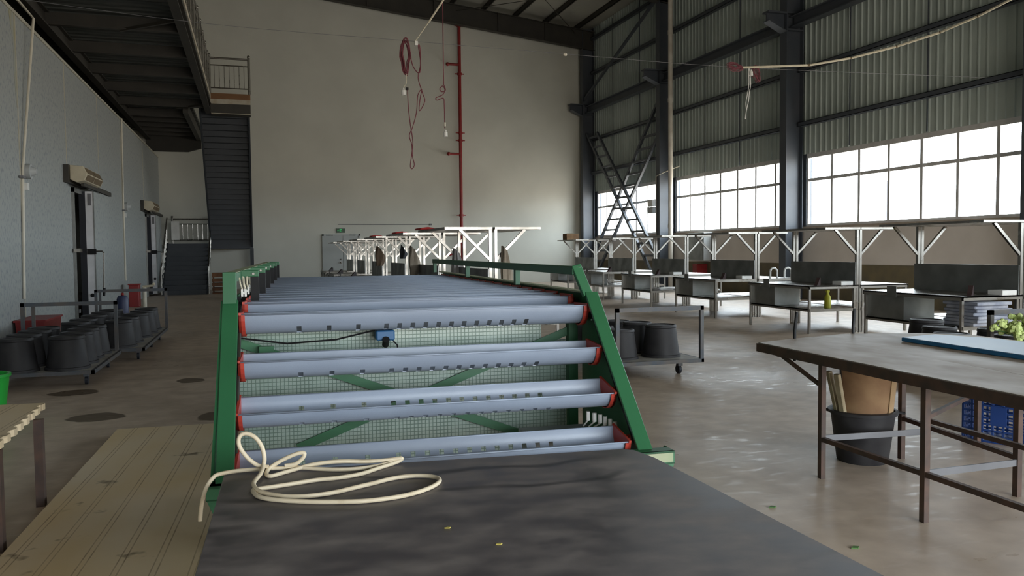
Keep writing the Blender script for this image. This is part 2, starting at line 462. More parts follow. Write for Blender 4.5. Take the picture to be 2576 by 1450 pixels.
class MB:
    def __init__(s):
        s.v, s.f = [], []

    def add(s, vs, fs):
        k = len(s.v)
        s.v += [tuple(v) for v in vs]
        s.f += [tuple(i + k for i in f) for f in fs]
        return s

    def box(s, x0, x1, y0, y1, z0, z1):
        return s.add([(x, y, z) for z in (z0, z1) for y in (y0, y1) for x in (x0, x1)],
                     [(0, 2, 3, 1), (4, 5, 7, 6), (0, 1, 5, 4), (2, 6, 7, 3), (0, 4, 6, 2), (1, 3, 7, 5)])

    def beam(s, p, q, w, h, upv=(0, 0, 1)):
        p, q = Vector(p), Vector(q)
        d = (q - p).normalized()
        a = d.cross(Vector(upv))
        if a.length < 1e-4:
            a = d.cross(Vector((1, 0, 0)))
        a.normalize()
        b = a.cross(d).normalized()
        vs = []
        for e in (p, q):
            for sa, sb in ((-1, -1), (1, -1), (1, 1), (-1, 1)):
                vs.append(e + a * sa * w / 2 + b * sb * h / 2)
        return s.add(vs, [(3, 2, 1, 0), (4, 5, 6, 7), (0, 1, 5, 4), (1, 2, 6, 5), (2, 3, 7, 6), (3, 0, 4, 7)])

    def tube(s, pts, r, n=8, closed=False):
        pts = [Vector(p) for p in pts]
        k = len(pts)
        prev = None
        vs = []
        rr = r if isinstance(r, (list, tuple)) else [r] * k
        for i, p in enumerate(pts):
            if closed:
                t = pts[(i + 1) % k] - pts[i - 1]
            else:
                t = pts[min(i + 1, k - 1)] - pts[max(i - 1, 0)]
            t.normalize()
            if prev is None:
                a = t.cross(Vector((0, 0, 1)))
                if a.length < 1e-3:
                    a = t.cross(Vector((1, 0, 0)))
            else:
                a = prev - t * prev.dot(t)
                if a.length < 1e-4:
                    a = t.cross(Vector((0.3, 0.5, 0.8)))
            a.normalize()
            prev = a
            b = t.cross(a)
            for j in range(n):
                w = 2 * math.pi * j / n
                vs.append(p + (a * math.cos(w) + b * math.sin(w)) * rr[i])
        fs = []
        rng = k if closed else k - 1
        for i in range(rng):
            i2 = (i + 1) % k
            for j in range(n):
                j2 = (j + 1) % n
                fs.append((i * n + j, i * n + j2, i2 * n + j2, i2 * n + j))
        if not closed:
            fs.append(tuple(range(n))[::-1])
            fs.append(tuple((k - 1) * n + j for j in range(n)))
        return s.add(vs, fs)

    def cyl(s, p, q, r, n=14, r2=None):
        return s.tube([p, q], [r, r if r2 is None else r2], n)

    def lathe(s, prof, c=(0, 0, 0), n=28):
        vs, fs = [], []
        k = len(prof)
        for i in range(n):
            w = 2 * math.pi * i / n
            for r, z in prof:
                vs.append((c[0] + r * math.cos(w), c[1] + r * math.sin(w), c[2] + z))
        for i in range(n):
            i2 = (i + 1) % n
            for j in range(k - 1):
                fs.append((i * k + j, i2 * k + j, i2 * k + j + 1, i * k + j + 1))
        return s.add(vs, fs)

    def prism(s, poly, plane, a0, a1):
        n = len(poly)
        ar = sum(poly[i][0] * poly[(i + 1) % n][1] - poly[(i + 1) % n][0] * poly[i][1] for i in range(n))
        if ar < 0:
            poly = poly[::-1]

        def P(u, v, a):
            return {'xy': (u, v, a), 'xz': (u, a, v), 'yz': (a, u, v)}[plane]
        vs = [P(u, v, a) for a in (a0, a1) for u, v in poly]
        fs = [tuple(range(n))[::-1], tuple(range(n, 2 * n))]
        fs += [(i, (i + 1) % n, n + (i + 1) % n, n + i) for i in range(n)]
        return s.add(vs, fs)

    def sphere(s, c, r, n=10, sq=(1, 1, 1)):
        prof = [(max(1e-4, math.sin(math.pi * i / (n // 2 + 1))), -math.cos(math.pi * i / (n // 2 + 1))) for i in range(n // 2 + 2)]
        k0 = len(s.v)
        s.lathe([(a * r, b * r) for a, b in prof], (0, 0, 0), n)
        for i in range(k0, len(s.v)):
            x, y, z = s.v[i]
            s.v[i] = (x * sq[0] + c[0], y * sq[1] + c[1], z * sq[2] + c[2])
        return s

    def mesh(s, name, mt, smooth=False, bevel=0.0, solid=0.0):
        me = bpy.data.meshes.new(name)
        me.from_pydata(s.v, [], s.f)
        bm = bmesh.new()
        bm.from_mesh(me)
        if solid:
            bmesh.ops.remove_doubles(bm, verts=bm.verts, dist=1e-5)
            bmesh.ops.solidify(bm, geom=bm.faces[:], thickness=solid)
        bmesh.ops.recalc_face_normals(bm, faces=bm.faces)
        if bevel:
            es = [e for e in bm.edges if e.is_manifold and e.calc_face_angle(0) > 0.6]
            bmesh.ops.bevel(bm, geom=es, offset=bevel, segments=1, affect='EDGES', clamp_overlap=True)
        if smooth:
            for f in bm.faces:
                f.smooth = True
        bm.to_mesh(me)
        bm.free()
        if smooth:
            try:
                me.set_sharp_from_angle(angle=R(40))
            except Exception:
                pass
        me.materials.append(mt)
        return me

    def build(s, name, mt, parent=None, smooth=False, bevel=0.0, solid=0.0):
        if parent is not None:
            r = parent
            while r.parent:
                r = r.parent
            b = BASE.get(r.name, (0, 0, 0))
            s.v = [(x - b[0], y - b[1], z - b[2]) for x, y, z in s.v]
        o = bpy.data.objects.new(name, s.mesh(name, mt, smooth, bevel, solid))
        COL.objects.link(o)
        if parent is not None:
            o.parent = parent
        return o


def tag(o, label, cat, group=None):
    o['label'] = label
    o['category'] = cat
    if group:
        o['group'] = group
    return o


def thing(name, label, cat, base=(0, 0, 0), rz=0.0, group=None):
    """Empty at the thing's base; rz turns the whole thing about the world origin."""
    o = bpy.data.objects.new(name, None)
    o.empty_display_size = 0.1
    COL.objects.link(o)
    c, s = math.cos(rz), math.sin(rz)
    o.location = (base[0] * c - base[1] * s, base[0] * s + base[1] * c, base[2])
    o.rotation_euler = (0, 0, rz)
    BASE[o.name] = base
    return tag(o, label, cat, group)


def single(mb, name, mt, label, cat, base, group=None, **kw):
    """A thing that is one mesh, with its origin at its base."""
    mb.v = [(x - base[0], y - base[1], z - base[2]) for x, y, z in mb.v]
    o = mb.build(name, mt, **kw)
    o.location = base
    return tag(o, label, cat, group)


def struct(mb, name, mt, parent=None, **kw):
    o = mb.build(name, mt, parent, **kw)
    o['kind'] = 'structure'
    return o


def copy_tree(o, parent=None):
    c = o.copy()
    COL.objects.link(c)
    if parent is not None:
        c.parent = parent
    for ch in o.children:
        copy_tree(ch, c)
    return c


def ordn(i):
    return ['first', 'second', 'third', 'fourth', 'fifth', 'sixth', 'seventh', 'eighth', 'ninth', 'tenth', 'eleventh', 'twelfth'][i]


def smooth_path(pts, k=5):
    P = [Vector(p) for p in pts]
    out = []
    for i in range(len(P) - 1):
        p0, p1, p2, p3 = P[max(i - 1, 0)], P[i], P[i + 1], P[min(i + 2, len(P) - 1)]
        for j in range(k):
            t = j / k
            out.append(0.5 * ((2 * p1) + (p2 - p0) * t + (2 * p0 - 5 * p1 + 4 * p2 - p3) * t * t + (3 * p1 - p0 - 3 * p2 + p3) * t ** 3))
    out.append(P[-1])
    return out


# ================================================================== THE SETTING
struct(MB().box(-12.2, 16.2, FRONT - .2, 37.3, -0.12, 0), 'floor', M['floor'])
ROOFZ = lambda x: 12.30 + 0.111 * (15.0 - x)
mb = MB()
mb.prism([(-12.3, ROOFZ(-12.3)), (16.3, ROOFZ(16.3)), (16.3, ROOFZ(16.3) + .1), (-12.3, ROOFZ(-12.3) + .1)], 'xz', FRONT - .25, 37.3)
struct(mb, 'ceiling', M['roof'])
struct(MB().box(-12.2, 16.2, 37.0, 37.25, 0, 15.6), 'wall_back', M['plaster'])
struct(MB().box(-12.2, ADDED_DOORWAY[0], FRONT - .25, FRONT, 0, 15.6).box(ADDED_DOORWAY[1], 16.2, FRONT - .25, FRONT, 0, 15.6).box(ADDED_DOORWAY[0], ADDED_DOORWAY[1], FRONT - .25, FRONT, ADDED_DOORWAY[2], 15.6), 'wall_front', M['plaster'])
struct(MB().box(-12.25, -12.0, FRONT, 37, 0, 15.6), 'wall_outer', M['plaster'])
# right wall: masonry below the windows, ribbed sheet above
struct(MB().box(XW, XW + .22, FRONT, 37, 1.06, SILL - .06).box(XW, XW + .22, FRONT, 37, 0, .02), 'wall_right', M['lower_wall'])
struct(MB().box(XW - .012, XW + .22, FRONT, 37, 0, 1.06), 'trim_1', M['dado'])
struct(MB().box(XW - .03, XW + .24, FRONT, 37, SILL - .06, SILL), 'trim_2', M['sill'])
mb = MB().box(XW + .02, XW + .1, FRONT, 37, HEAD + .05, 12.6)
y = FRONT + .1
while y < 37:
    mb.add([(XW + .021, y, HEAD + .05), (XW - .012, y + .018, HEAD + .05), (XW - .012, y + .042, HEAD + .05), (XW + .021, y + .06, HEAD + .05),
            (XW + .021, y, 12.5), (XW - .012, y + .018, 12.5), (XW - .012, y + .042, 12.5), (XW + .021, y + .06, 12.5)],
           [(0, 1, 5, 4), (1, 2, 6, 5), (2, 3, 7, 6)])
    y += .235
struct(mb, 'wall_right_upper', M['panel_green'])
mb = MB()
ys = [37.0, -11.0]
edges = [FRONT]
for y0, y1 in sorted(WIN):
    mb.box(XW, XW + .2, edges[-1], y0, SILL, HEAD + .05)
    edges.append(y1)
mb.box(XW, XW + .2, edges[-1], 37, SILL, HEAD + .05)
struct(mb, 'trim_3', M['steel_dark'])
for i, (y0, y1) in enumerate(WIN):
    mb = MB()
    x0, x1 = XW + .04, XW + .1
    mb.box(x0 - .02, x1 + .02, y0, y1, SILL, SILL + .07).box(x0 - .02, x1 + .02, y0, y1, HEAD - .08, HEAD + .05)
    zt = 3.56
    mb.box(x0, x1, y0, y1, zt - .045, zt + .045)
    n = 7
    for k in range(n + 1):
        yy = y0 + (y1 - y0) * k / n
        w = .045 if k % 2 else .04
        mb.box(x0 - .01, x1 + .01, yy - w, yy + w, SILL, HEAD)
    wf = struct(mb, 'window_%d' % (i + 1), M['alu'])
    g = MB().box(XW + .066, XW + .072, y0, y1, SILL + .02, HEAD - .02).build('pane', M['glass'], wf)

# cold store wall on the left with two doorways
XL = -3.7
D = [(19.62, 21.3), (32.1, 33.6)]
mb = MB()
T0, T1 = XL - .15, XL
segs = [(FRONT, D[0][0]), (D[0][1], D[1][0]), (D[1][1], 37)]
for a, b in segs:
    mb.box(T0, T1, a, b, 0, 5.58)
for a, b in D:
    mb.box(T0, T1, a, b, 2.92, 5.58)
struct(mb, 'wall_left', M['cold'])
mb = MB()
for yy in (4.5, 8.3, 12.0, 15.55, 19.2, 22.95, 26.75, 31.8):
    mb.box(XL, XL + .012, yy - .013, yy + .013, 3.3 if yy in (19.2, 31.8) else .12, 5.58)
mb.box(XL - .16, XL + .02, FRONT, 37, 5.56, 5.62)
struct(mb, 'trim_4', M['joint'])
struct(MB().box(-12, XL - .15, FRONT, 37, 5.5, 5.6), 'trim_5', M['mezz'])
# rusty weep stains at wall top are small drips
struct(MB().prism([(15.2, 5.58), (15.6, 5.58), (15.56, 5.3), (15.52, 5.05), (15.56, 4.7), (15.55, 4.3), (15.5, 4.0), (15.44, 4.35), (15.40, 4.7), (15.42, 5.1), (15.3, 5.3)], 'yz', XL + .001, XL + .004), 'trim_6',
       mat('rusty_drip_stain', (0.30, 0.28, 0.16), 0.7, col2=(0.31, 0.33, 0.31), scale=6, stretch=(1, 1, .3)))

# sliding cold store doors (structure): frame + leaf + handle
for i, (y0, y1) in enumerate(D):
    fr = MB()
    fr.box(XL - .02, XL + .05, y0 - .07, y0 + .02, 0, 3.0).box(XL - .02, XL + .05, y0 - .07, y1 + .1, 2.9, 3.0)
    d = struct(fr, 'door_%d' % (i + 1), M['stainless_dull'])
    o = (y0 + .88) if i == 0 else (y0 + .75)
    lf = MB().box(XL + .10, XL + .26, o + .012, o + 2.0, .06, 2.98).build('door_leaf', M['cold'], d)
    MB().box(XL + .10, XL + .255, o, o + .012, .06, 2.98).build('leaf_edge', M['white_alu'], lf)
    MB().box(XL - .03, XL + .10, o - .004, o + 2.0, .06, 2.98).build('rubber_gasket', M['rubber'], lf)
    MB().box(XL + .09, XL + .28, o, o + .008, .06, 2.98).box(XL + .255, XL + .28, o, o + .03, .06, 2.98)
    MB().box(XL + .255, XL + .272, o - .008, o + .04, .06, 2.98).build('edge_profile', M['stainless_dull'], lf)
    MB().beam((XL + .27, y0 - .3, 3.06), (XL + .27, o + 2.3, 3.06), .06, .10).build('slide_rail', M['mezz'], d)
    h = MB().box(XL + .12, XL + .30, o - .07, o - .005, 1.55, 1.68).build('handle_block', M['black'], lf)
    MB().tube([(XL + .26, o - .03, 1.62), (XL + .42, o - .03, 1.62), (XL + .45, o - .03, 1.58), (XL + .43, o - .03, .78)], .018, 8).build('lever_handle', M['stainless'], h)
    MB().cyl((XL + .44, o - .03, .78), (XL + .425, o - .03, .60), .028).build('grip', M['black'], h)
    MB().cyl((XL + .19, o - .02, .62), (XL + .19, o, .62), .045).build('lock_button', M['black'], lf)
    MB().box(XL + .15, XL + .22, o - .012, o, 2.66, 2.93).build('roller_plate', M['grey_rail'], lf)
    MB().box(XL + .03, XL + .16, y0 - .16, y0 + .05, 1.60, 1.68).build('latch_catch', M['stainless'], d)
    MB().box(XL + .0, XL + .08, y0 - .03, y0 + .1, .28, .36).build('floor_catch', M['grey_rail'], d)

# metal door in the back wall
mb = MB().box(2.93, 3.0, 36.93, 37.0, 0, 2.34).box(4.53, 4.60, 36.93, 37.0, 0, 2.34).box(2.93, 4.60, 36.93, 37.0, 2.27, 2.34)
d3 = struct(mb, 'door_3', M['doorgrey'])
MB().box(3.0, 3.83, 36.955, 37.0, .02, 2.27).build('door_leaf', M['doorgrey'], d3)
MB().box(3.845, 4.53, 36.955, 37.0, .02, 2.27).build('door_leaf', M['doorgrey'], d3)
kn = MB().sphere((3.73, 36.90, 1.08), .045).cyl((3.73, 36.92, 1.08), (3.73, 36.96, 1.08), .05).sphere((3.73, 36.91, 1.22), .03).build('door_knob', M['stainless'], d3, smooth=True)
MB().box(3.1, 3.4, 36.93, 36.96, 2.285, 2.315).box(4.1, 4.4, 36.93, 36.96, 2.285, 2.315).build('door_closer', M['stainless'], d3)

# ================================================================== STEEL FRAME
CY = [36.45, 28.75, 20.85, 12.74]
CD = ['in the far right corner against the back wall', 'behind the white drain pipe', 'between the two widest windows', 'at the right edge of the picture']
for k, yc in enumerate(CY):
    r = thing('steel_column', 'dark blue-grey steel column ' + CD[k], 'column', (15.5, yc, 0), group='columns along the window wall')
    MB().box(15.2, 15.225, yc - .16, yc + .16, 0, 12.1).box(15.775, 15.80, yc - .16, yc + .16, 0, 12.15).box(15.22, 15.78, yc - .012, yc + .012, 0, 12.1) \
        .box(15.22, 15.78, yc - .16, yc + .16, 0, .03).build('shaft', M['steel_dark'], r)
    MB().prism([(15.2, 8.52), (14.58, 8.52), (14.58, 8.47), (15.2, 8.47)], 'xz', yc - .16, yc + .16) \
        .prism([(15.2, 8.47), (14.6, 8.47), (14.6, 8.26), (15.2, 7.98)], 'xz', yc - .02, yc + .02) \
        .prism([(15.2, 7.98), (14.6, 8.26), (14.6, 8.23), (15.2, 7.95)], 'xz', yc - .16, yc + .16) \
        .box(15.22, 15.78, yc - .16, yc + .16, 8.0, 8.03).box(15.22, 15.78, yc - .16, yc + .16, 8.49, 8.52).build('corbel', M['steel_dark'], r)
GL = [(5.22, 'lowest dark wall girt above the windows'), (6.82, 'second dark wall girt above the windows'), (9.98, 'dark wall girt above the crane girder'), (11.6, 'topmost dark wall girt under the roof')]
BAYS = ((28.91, 36.29), (21.01, 28.59), (12.90, 20.69), (5.2, 12.58))
for z, w in GL:
    for (ya, yb), bw in zip(BAYS, ('corner bay', 'bay behind the drain pipe', 'bay of the widest window', 'bay at the right edge')):
        single(MB().box(15.62, 15.80, ya, yb, z - .065, z - .05).box(15.62, 15.635, ya, yb, z - .065, z + .065).box(15.62, 15.80, ya, yb, z + .05, z + .065),
               'wall_girt', M['steel_dark'], w + ', ' + bw, 'girt', (15.7, ya, z - .09), 'girts on the window wall')
for (ya, yb), w in zip(((28.91, 36.29), (21.01, 28.59), (12.90, 20.69), (5.2, 12.58)), ('in the corner bay', 'in the bay behind the drain pipe', 'above the widest window', 'at the upper right edge of the picture')):
    single(MB().box(15.32, 15.6, ya, yb, 8.06, 8.09).box(15.32, 15.6, ya, yb, 8.36, 8.39).box(15.45, 15.47, ya, yb, 8.09, 8.36),
           'crane_girder', M['steel_dark'], 'dark crane girder level with the column corbels, ' + w, 'girder', (15.45, ya, 8.06), 'crane girders')
for k, (yy, z0, z1) in enumerate(((26.1, HEAD, 12), (23.9, HEAD, 12), (18.6, HEAD, 12), (15.9, HEAD, 12), (34.0, HEAD, 12), (31.3, HEAD, 12))):
    nm = ['far one in the middle bay', 'near one in the middle bay', 'far one above the widest window', 'near one above the widest window', 'far one in the corner bay', 'near one in the corner bay'][k]
    single(MB().box(15.70, 15.725, yy - .013, yy + .013, z0 + .05, z1), 'sag_rod', M['steel_dark'], 'thin dark upright sag rod on the wall sheet, ' + nm, 'rod', (15.71, yy, z0), 'sag rods on the window wall')
# laced X bracing in the corner bay
def laced(a0, a1, b0, b1, n, name, label, xo):
    mb = MB()
    r = thing(name, label, 'brace', (xo, a0[0], 0), group='laced bracing in the corner bay')
    A0, A1, B0, B1 = [Vector((xo, p[0], p[1])) for p in (a0, a1, b0, b1)]
    for P, Q in ((A0, A1), (B0, B1)):
        MB().beam(P, Q, .12, .10, (1, 0, 0)).build('chord', M['steel_dark'], r)
    zt = min(a0[1], b0[1])
    for i in range(n):
        z0 = max(a1[1], b1[1]) + .25
        z = z0 + (zt - .15 - z0) * i / (n - 1)
        ya = a0[0] + (a1[0] - a0[0]) * (a0[1] - z) / (a0[1] - a1[1])
        yb = b0[0] + (b1[0] - b0[0]) * (b0[1] - z) / (b0[1] - b1[1])
        MB().beam((xo, ya, z), (xo, yb, z), .085, .07, (1, 0, 0)).build('rung', M['steel_dark'], r)


laced((36.28, 7.1), (29.14, .05), (35.07, 6.99), (29.0, 1.03), 12, 'laced_brace', 'laced ladder-like steel brace falling from the corner column towards the camera', 15.40)
laced((29.0, 7.68), (36.25, .78), (29.0, 6.31), (35.74, .05), 12, 'laced_brace', 'laced ladder-like steel brace rising from the corner towards the drain pipe', 15.50)
single(MB().beam((15.3, 36.4, 8.7), (15.3, 28.9, 11.4), .1, .1), 'diagonal_brace', M['steel_dark'], 'single dark diagonal brace high in the corner bay above the crane girder', 'brace', (15.3, 36.4, 8.7))
# rafters and purlins
for k, yc in enumerate((36.35, 28.75)):
    mb = MB()
    x0, x1 = -12, 15.8
    dep = .85
    zt = lambda x: ROOFZ(x) - .26
    mb.prism([(x0, zt(x0)), (x1, zt(x1)), (x1, zt(x1) - .03), (x0, zt(x0) - .03)], 'xz', yc - .14, yc + .14)
    mb.prism([(x0, zt(x0) - dep), (x1, zt(x1) - dep), (x1, zt(x1) - dep - .03), (x0, zt(x0) - dep - .03)], 'xz', yc - .14, yc + .14)
    mb.prism([(x0, zt(x0)), (x1, zt(x1)), (x1, zt(x1) - dep), (x0, zt(x0) - dep)], 'xz', yc - .012, yc + .012)
    for xs in (2, 5, 8, 11, 13.3):
        mb.box(xs - .01, xs + .01, yc - .13, yc + .13, zt(xs) - dep, zt(xs))
    single(mb, 'roof_rafter', M['mezz'], 'deep dark roof rafter ' + ('along the top of the back wall' if k == 0 else 'one bay in front of the back wall'), 'rafter', (2, yc, 12), 'roof rafters')
PX = [15.0, 13.43, 11.92, 10.39, 8.89, 7.38, 5.87, 4.36, 2.85]
for k, x in enumerate(PX):
    z = ROOFZ(x) - .02
    single(MB().box(x - .035, x + .035, FRONT, 36.9, z - .02, z).box(x - .035, x - .02, FRONT, 36.9, z - .23, z).box(x - .035, x + .035, FRONT, 36.9, z - .23, z - .21),
           'roof_purlin', M['mezz'], 'dark steel roof purlin, %s from the window wall' % ordn(k), 'purlin', (x, 13, z - .23), 'roof purlins')
single(MB().tube([(9.0, 36.2, 12.4), (14.8, 29, 11.9)], .015, 6), 'roof_tie_rod', M['mezz'], 'thin roof tie rod running out from the back wall to the right', 'rod', (9, 36.2, 12.4), 'crossed roof tie rods')
single(MB().tube([(14.8, 36.2, 11.8), (9.0, 29, 12.5)], .015, 6), 'roof_tie_rod', M['mezz'], 'thin roof tie rod running out from the back wall to the left', 'rod', (14.8, 36.2, 11.8), 'crossed roof tie rods')

# ================================================================== MEZZANINE, STAIRS
mz = thing('steel_mezzanine', 'dark steel mezzanine platform high above the cold store wall', 'platform', (-2.6, 20, 6.28))
MB().box(-1.42, -1.24, -5.8, 29.6, 6.28, 6.31).box(-1.42, -1.24, -5.8, 29.6, 6.58, 6.61).box(-1.34, -1.32, -5.8, 29.6, 6.3, 6.6).build('edge_beam', M['mezz'], mz)
MB().box(-4.1, -3.92, -5.8, 36.9, 6.28, 6.31).box(-4.1, -3.92, -5.8, 36.9, 6.58, 6.61).box(-4.02, -4.0, -5.8, 36.9, 6.3, 6.6).build('edge_beam', M['mezz'], mz)
yy = -4.5
while yy < 29.2:
    MB().box(-4.0, -1.33, yy - .07, yy + .07, 6.33, 6.355).box(-4.0, -1.33, yy - .008, yy + .008, 6.35, 6.6).build('cross_beam', M['mezz'], mz)
    yy += 2.37
mb = MB()
yy = -5.7
while yy < 36.8:
    mb.prism([(yy, 6.70), (yy + .05, 6.62), (yy + .19, 6.62), (yy + .24, 6.70), (yy + .24, 6.72), (yy, 6.72)], 'yz', -5.6, -1.26 if yy < 29.4 else -1.9)
    yy += .32
mb.box(-5.6, -1.26, -5.8, 29.6, 6.715, 6.74).box(-5.6, -1.9, 29.6, 36.9, 6.715, 6.74)
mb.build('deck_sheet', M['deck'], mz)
MB().box(-5.6, -1.24, -5.8, 29.4, 6.74, 6.86).build('slab_edge', M['slab'], mz)
MB().box(-2.15, -1.98, 29.6, 36.9, 6.28, 6.61).build('rear_beam', M['mezz'], mz)
for yy in (30.9, 32.1, 33.3, 34.5, 35.7):
    MB().box(-4.0, -2.15, yy - .06, yy + .06, 6.33, 6.6).build('cross_beam', M['mezz'], mz)
MB().prism([(-4.1, 5.82), (-2.5, 5.82), (-1.98, 5.98), (-1.98, 6.7), (-4.1, 6.7)], 'xz', 36.75, 36.95).build('wall_beam', M['mezz'], mz)
MB().beam((-2.3, 29.0, 6.34), (-1.4, 28.2, 6.34), .06, .06).build('knee_brace', M['mezz'], mz)
MB().beam((-2.6, 19.3, 6.34), (-1.4, 18.2, 6.34), .06, .06).build('knee_brace', M['mezz'], mz)
# stair head landing
MB().box(-1.26, .03, 29.35, 30.0, 6.28, 6.60).build('landing_beam', M['mezz'], mz)
MB().box(-1.26, .03, 29.34, 30.6, 6.60, 6.76).build('landing_slab', M['slab'], mz)
MB().box(-1.24, .03, 29.33, 30.6, 6.76, 6.95).build('landing_curb', M['slab_brown'], mz)
MB().box(-1.24, .03, 29.32, 29.36, 6.265, 6.285).build('landing_trim', M['slab'], mz)
# railings
def railing(name, p, q, z0, z1, nb, parent, post_at=(0, 1), rad=.028):
    p, q = Vector(p), Vector(q)
    up0, up1 = Vector((0, 0, z0)), Vector((0, 0, z1))
    h = z1 - z0
    rl = MB().tube([p + up1, q + up1], rad, 8).build('hand_rail', M['stainless'], parent, smooth=True)
    for fz in (.80, .16):
        MB().tube([p + up0 + Vector((0, 0, h * fz)), q + up0 + Vector((0, 0, h * fz))], rad * .6, 6).build('mid_rail', M['stainless'], rl, smooth=True)
    for i in range(1, nb):
        a = p.lerp(q, i / nb)
        MB().tube([a + up0 + Vector((0, 0, h * .16)), a + up0 + Vector((0, 0, h * .80))], .012, 6).build('baluster', M['stainless'], rl)
    for t in post_at:
        a = p.lerp(q, t)
        MB().tube([a + up0, a + up1 + Vector((0, 0, .06))], rad * 1.25, 8).sphere(tuple(a + up1 + Vector((0, 0, .09))), rad * 1.6, 8).build('rail_post', M['stainless'], rl, smooth=True)


mr = thing('mezzanine_railing', 'stainless railing with thin bars along the mezzanine edge and stair head', 'railing', (-1.28, 29.4, 6.86))
railing('rail', (-1.27, 29.42, 0), (0.0, 29.42, 0), 6.95, 8.14, 8, mr, (0, 1), .035)
for k in range(12):
    y0 = 29.4 - 1.25 * (k + 1)
    railing('rail', (-1.27, y0, 0), (-1.27, y0 + 1.25, 0), 6.86, 7.95, 2, mr, (0,), .03)

st = thing('steel_staircase', 'dark steel dog-leg staircase in the far left corner', 'staircase', (-1.6, 34, 0))
lz = 1.95
def flight(x0, x1, ya, za, yb, zb, n, nm):
    for xx in (x0 + .03, x1 - .03):
        MB().beam((xx, ya, za - .06), (xx, yb, zb - .06), .06, .26).build('stringer', M['stair'], st)
    for i in range(n):
        t = (i + .5) / n
        y, z = ya + (yb - ya) * t, za + (zb - za) * (i + 1) / n
        dy = (yb - ya) / n
        MB().box(x0 + .05, x1 - .05, min(y - dy * .55, y + dy * .55), max(y - dy * .55, y + dy * .55), z - .03, z) \
            .box(x0 + .05, x1 - .05, y - dy * .5 - .006, y - dy * .5 + .006, z - (zb - za) / n, z).build('step', M['stair'], st)


flight(-3.28, -1.66, 32.65, 0.0, 35.3, lz, 11, 'lower_flight')
flight(-1.66, 0.0, 35.3, lz, 29.9, 6.70, 25, 'upper_flight')
MB().box(-3.28, .0, 35.25, 36.9, lz - .22, lz).build('landing', M['stair'], st)
for yy in (35.2, 36.7):
    MB().box(-.12, .02, yy, yy + .16, 0, lz - .2).build('landing_post', M['stair'], st)
railing('rail', (-3.2, 36.75, 0), (-.05, 36.75, 0), lz, 3.0, 16, st, (0, .5, 1), .03)
for x in (-3.27, -1.62):
    rl = MB().tube([(x, 32.55, .02), (x, 32.55, 1.05), (x, 32.75, 1.15), (x, 35.3, 2.98)], .03, 8).build('hand_rail', M['stainless'], st, smooth=True)
    MB().tube([(x, 32.7, .35), (x, 35.3, 2.25)], .016, 6).build('mid_rail', M['stainless'], rl, smooth=True)
    for i in range(10):
        y = 32.8 + i * .26
        z = (y - 32.65) / 2.65 * lz
        MB().tube([(x, y, z + .15), (x, y, z + 1.0)], .012, 6).build('baluster', M['stainless'], rl)
MB().box(-3.12, -2.82, 35.3, 35.33, 2.1, 2.85).build('rail_board', M['whiteplastic'], st)

single(MB().box(-1.52, -1.08, 32.9, 33.4, 0, .05).box(-1.52, -1.08, 32.9, 33.4, .12, .24).box(-1.52, -1.08, 32.9, 33.4, .29, .41).box(-1.52, -1.08, 32.9, 33.4, .46, .58).box(-1.52, -1.08, 32.9, 33.4, .63, .80)
       .box(-1.50, -1.46, 32.92, 33.38, 0, .8).box(-1.14, -1.10, 32.92, 33.38, 0, .8),
       'wooden_crate', M['crate_wood'], 'rusty brown slatted crate stack beside the foot of the stairs', 'crate', (-1.3, 33.15, 0))

# ================================================================== FITTINGS ON THE LEFT WALL
for k, y0 in enumerate((18.95, 31.0)):
    r = thing('air_curtain', 'cream air curtain unit above the %s cold store door' % ('nearer' if k == 0 else 'farther'), 'air curtain', (XL, y0, 3.08), group='air curtains over the cold store doors')
    L = 1.9 if k == 0 else 1.9
    x0 = XL + .1
    MB().prism([(x0, 3.12), (x0 + .12, 3.06), (x0 + .27, 3.10), (x0 + .33, 3.24), (x0 + .25, 3.40), (x0, 3.42)], 'xz', y0, y0 + L).build('housing', M['cream'], r, bevel=.01)
    for a, b in ((.08, .9), (.98, 1.8)):
        for p, q in (((x0 + .285, 3.115), (x0 + .335, 3.225)), ((x0 + .335, 3.255), (x0 + .275, 3.375))):
            MB().prism([p, q, (q[0] - .02, q[1]), (p[0] - .02, p[1])], 'xz', y0 + a, y0 + b).build('grille', M['grille'], r)
    MB().box(XL, XL + .1, y0 - .12, y0 + L, 3.05, 3.42).build('mount_bracket', M['mezz'], r)

for k, (y, zt, zb) in enumerate(((15.55, 5.75, .82), (26.75, 5.6, .75))):
    r = thing('lamp_conduit', 'thin cream conduit with a small round lamp on the %s part of the left wall' % ('nearer' if k == 0 else 'farther'), 'conduit', (XL, y, zb), group='lamp conduits on the left wall')
    pts = [(XL + .03, y, zb), (XL + .03, y, 3.0), (XL + .05, y + .02, zt)]
    if k == 0:
        pts = [(XL + .03, y - .15, zb), (XL + .03, y + .05, 3.0), (XL + .12, y + .75, 5.70), (XL + .08, y - .1, 5.78)]
    MB().tube(pts, .022, 8).build('pipe', M['pvc'], r, smooth=True)
    MB().cyl((XL + .02, y + .22, 2.98), (XL + .12, y + .22, 2.98), .13, 16).cyl((XL + .1, y + .22, 2.98), (XL + .2, y + .22, 2.98), .10, 16, .05).build('lamp_head', M['steelbox'], r, smooth=True)
    MB().box(XL + .01, XL + .07, y + .15, y + .27, 2.66, 2.78).build('switch_box', M['whiteplastic'], r)
    MB().box(XL + .01, XL + .07, y - .1, y + .08, 2.84, 2.88).build('clip', M['grey_rail'], r)

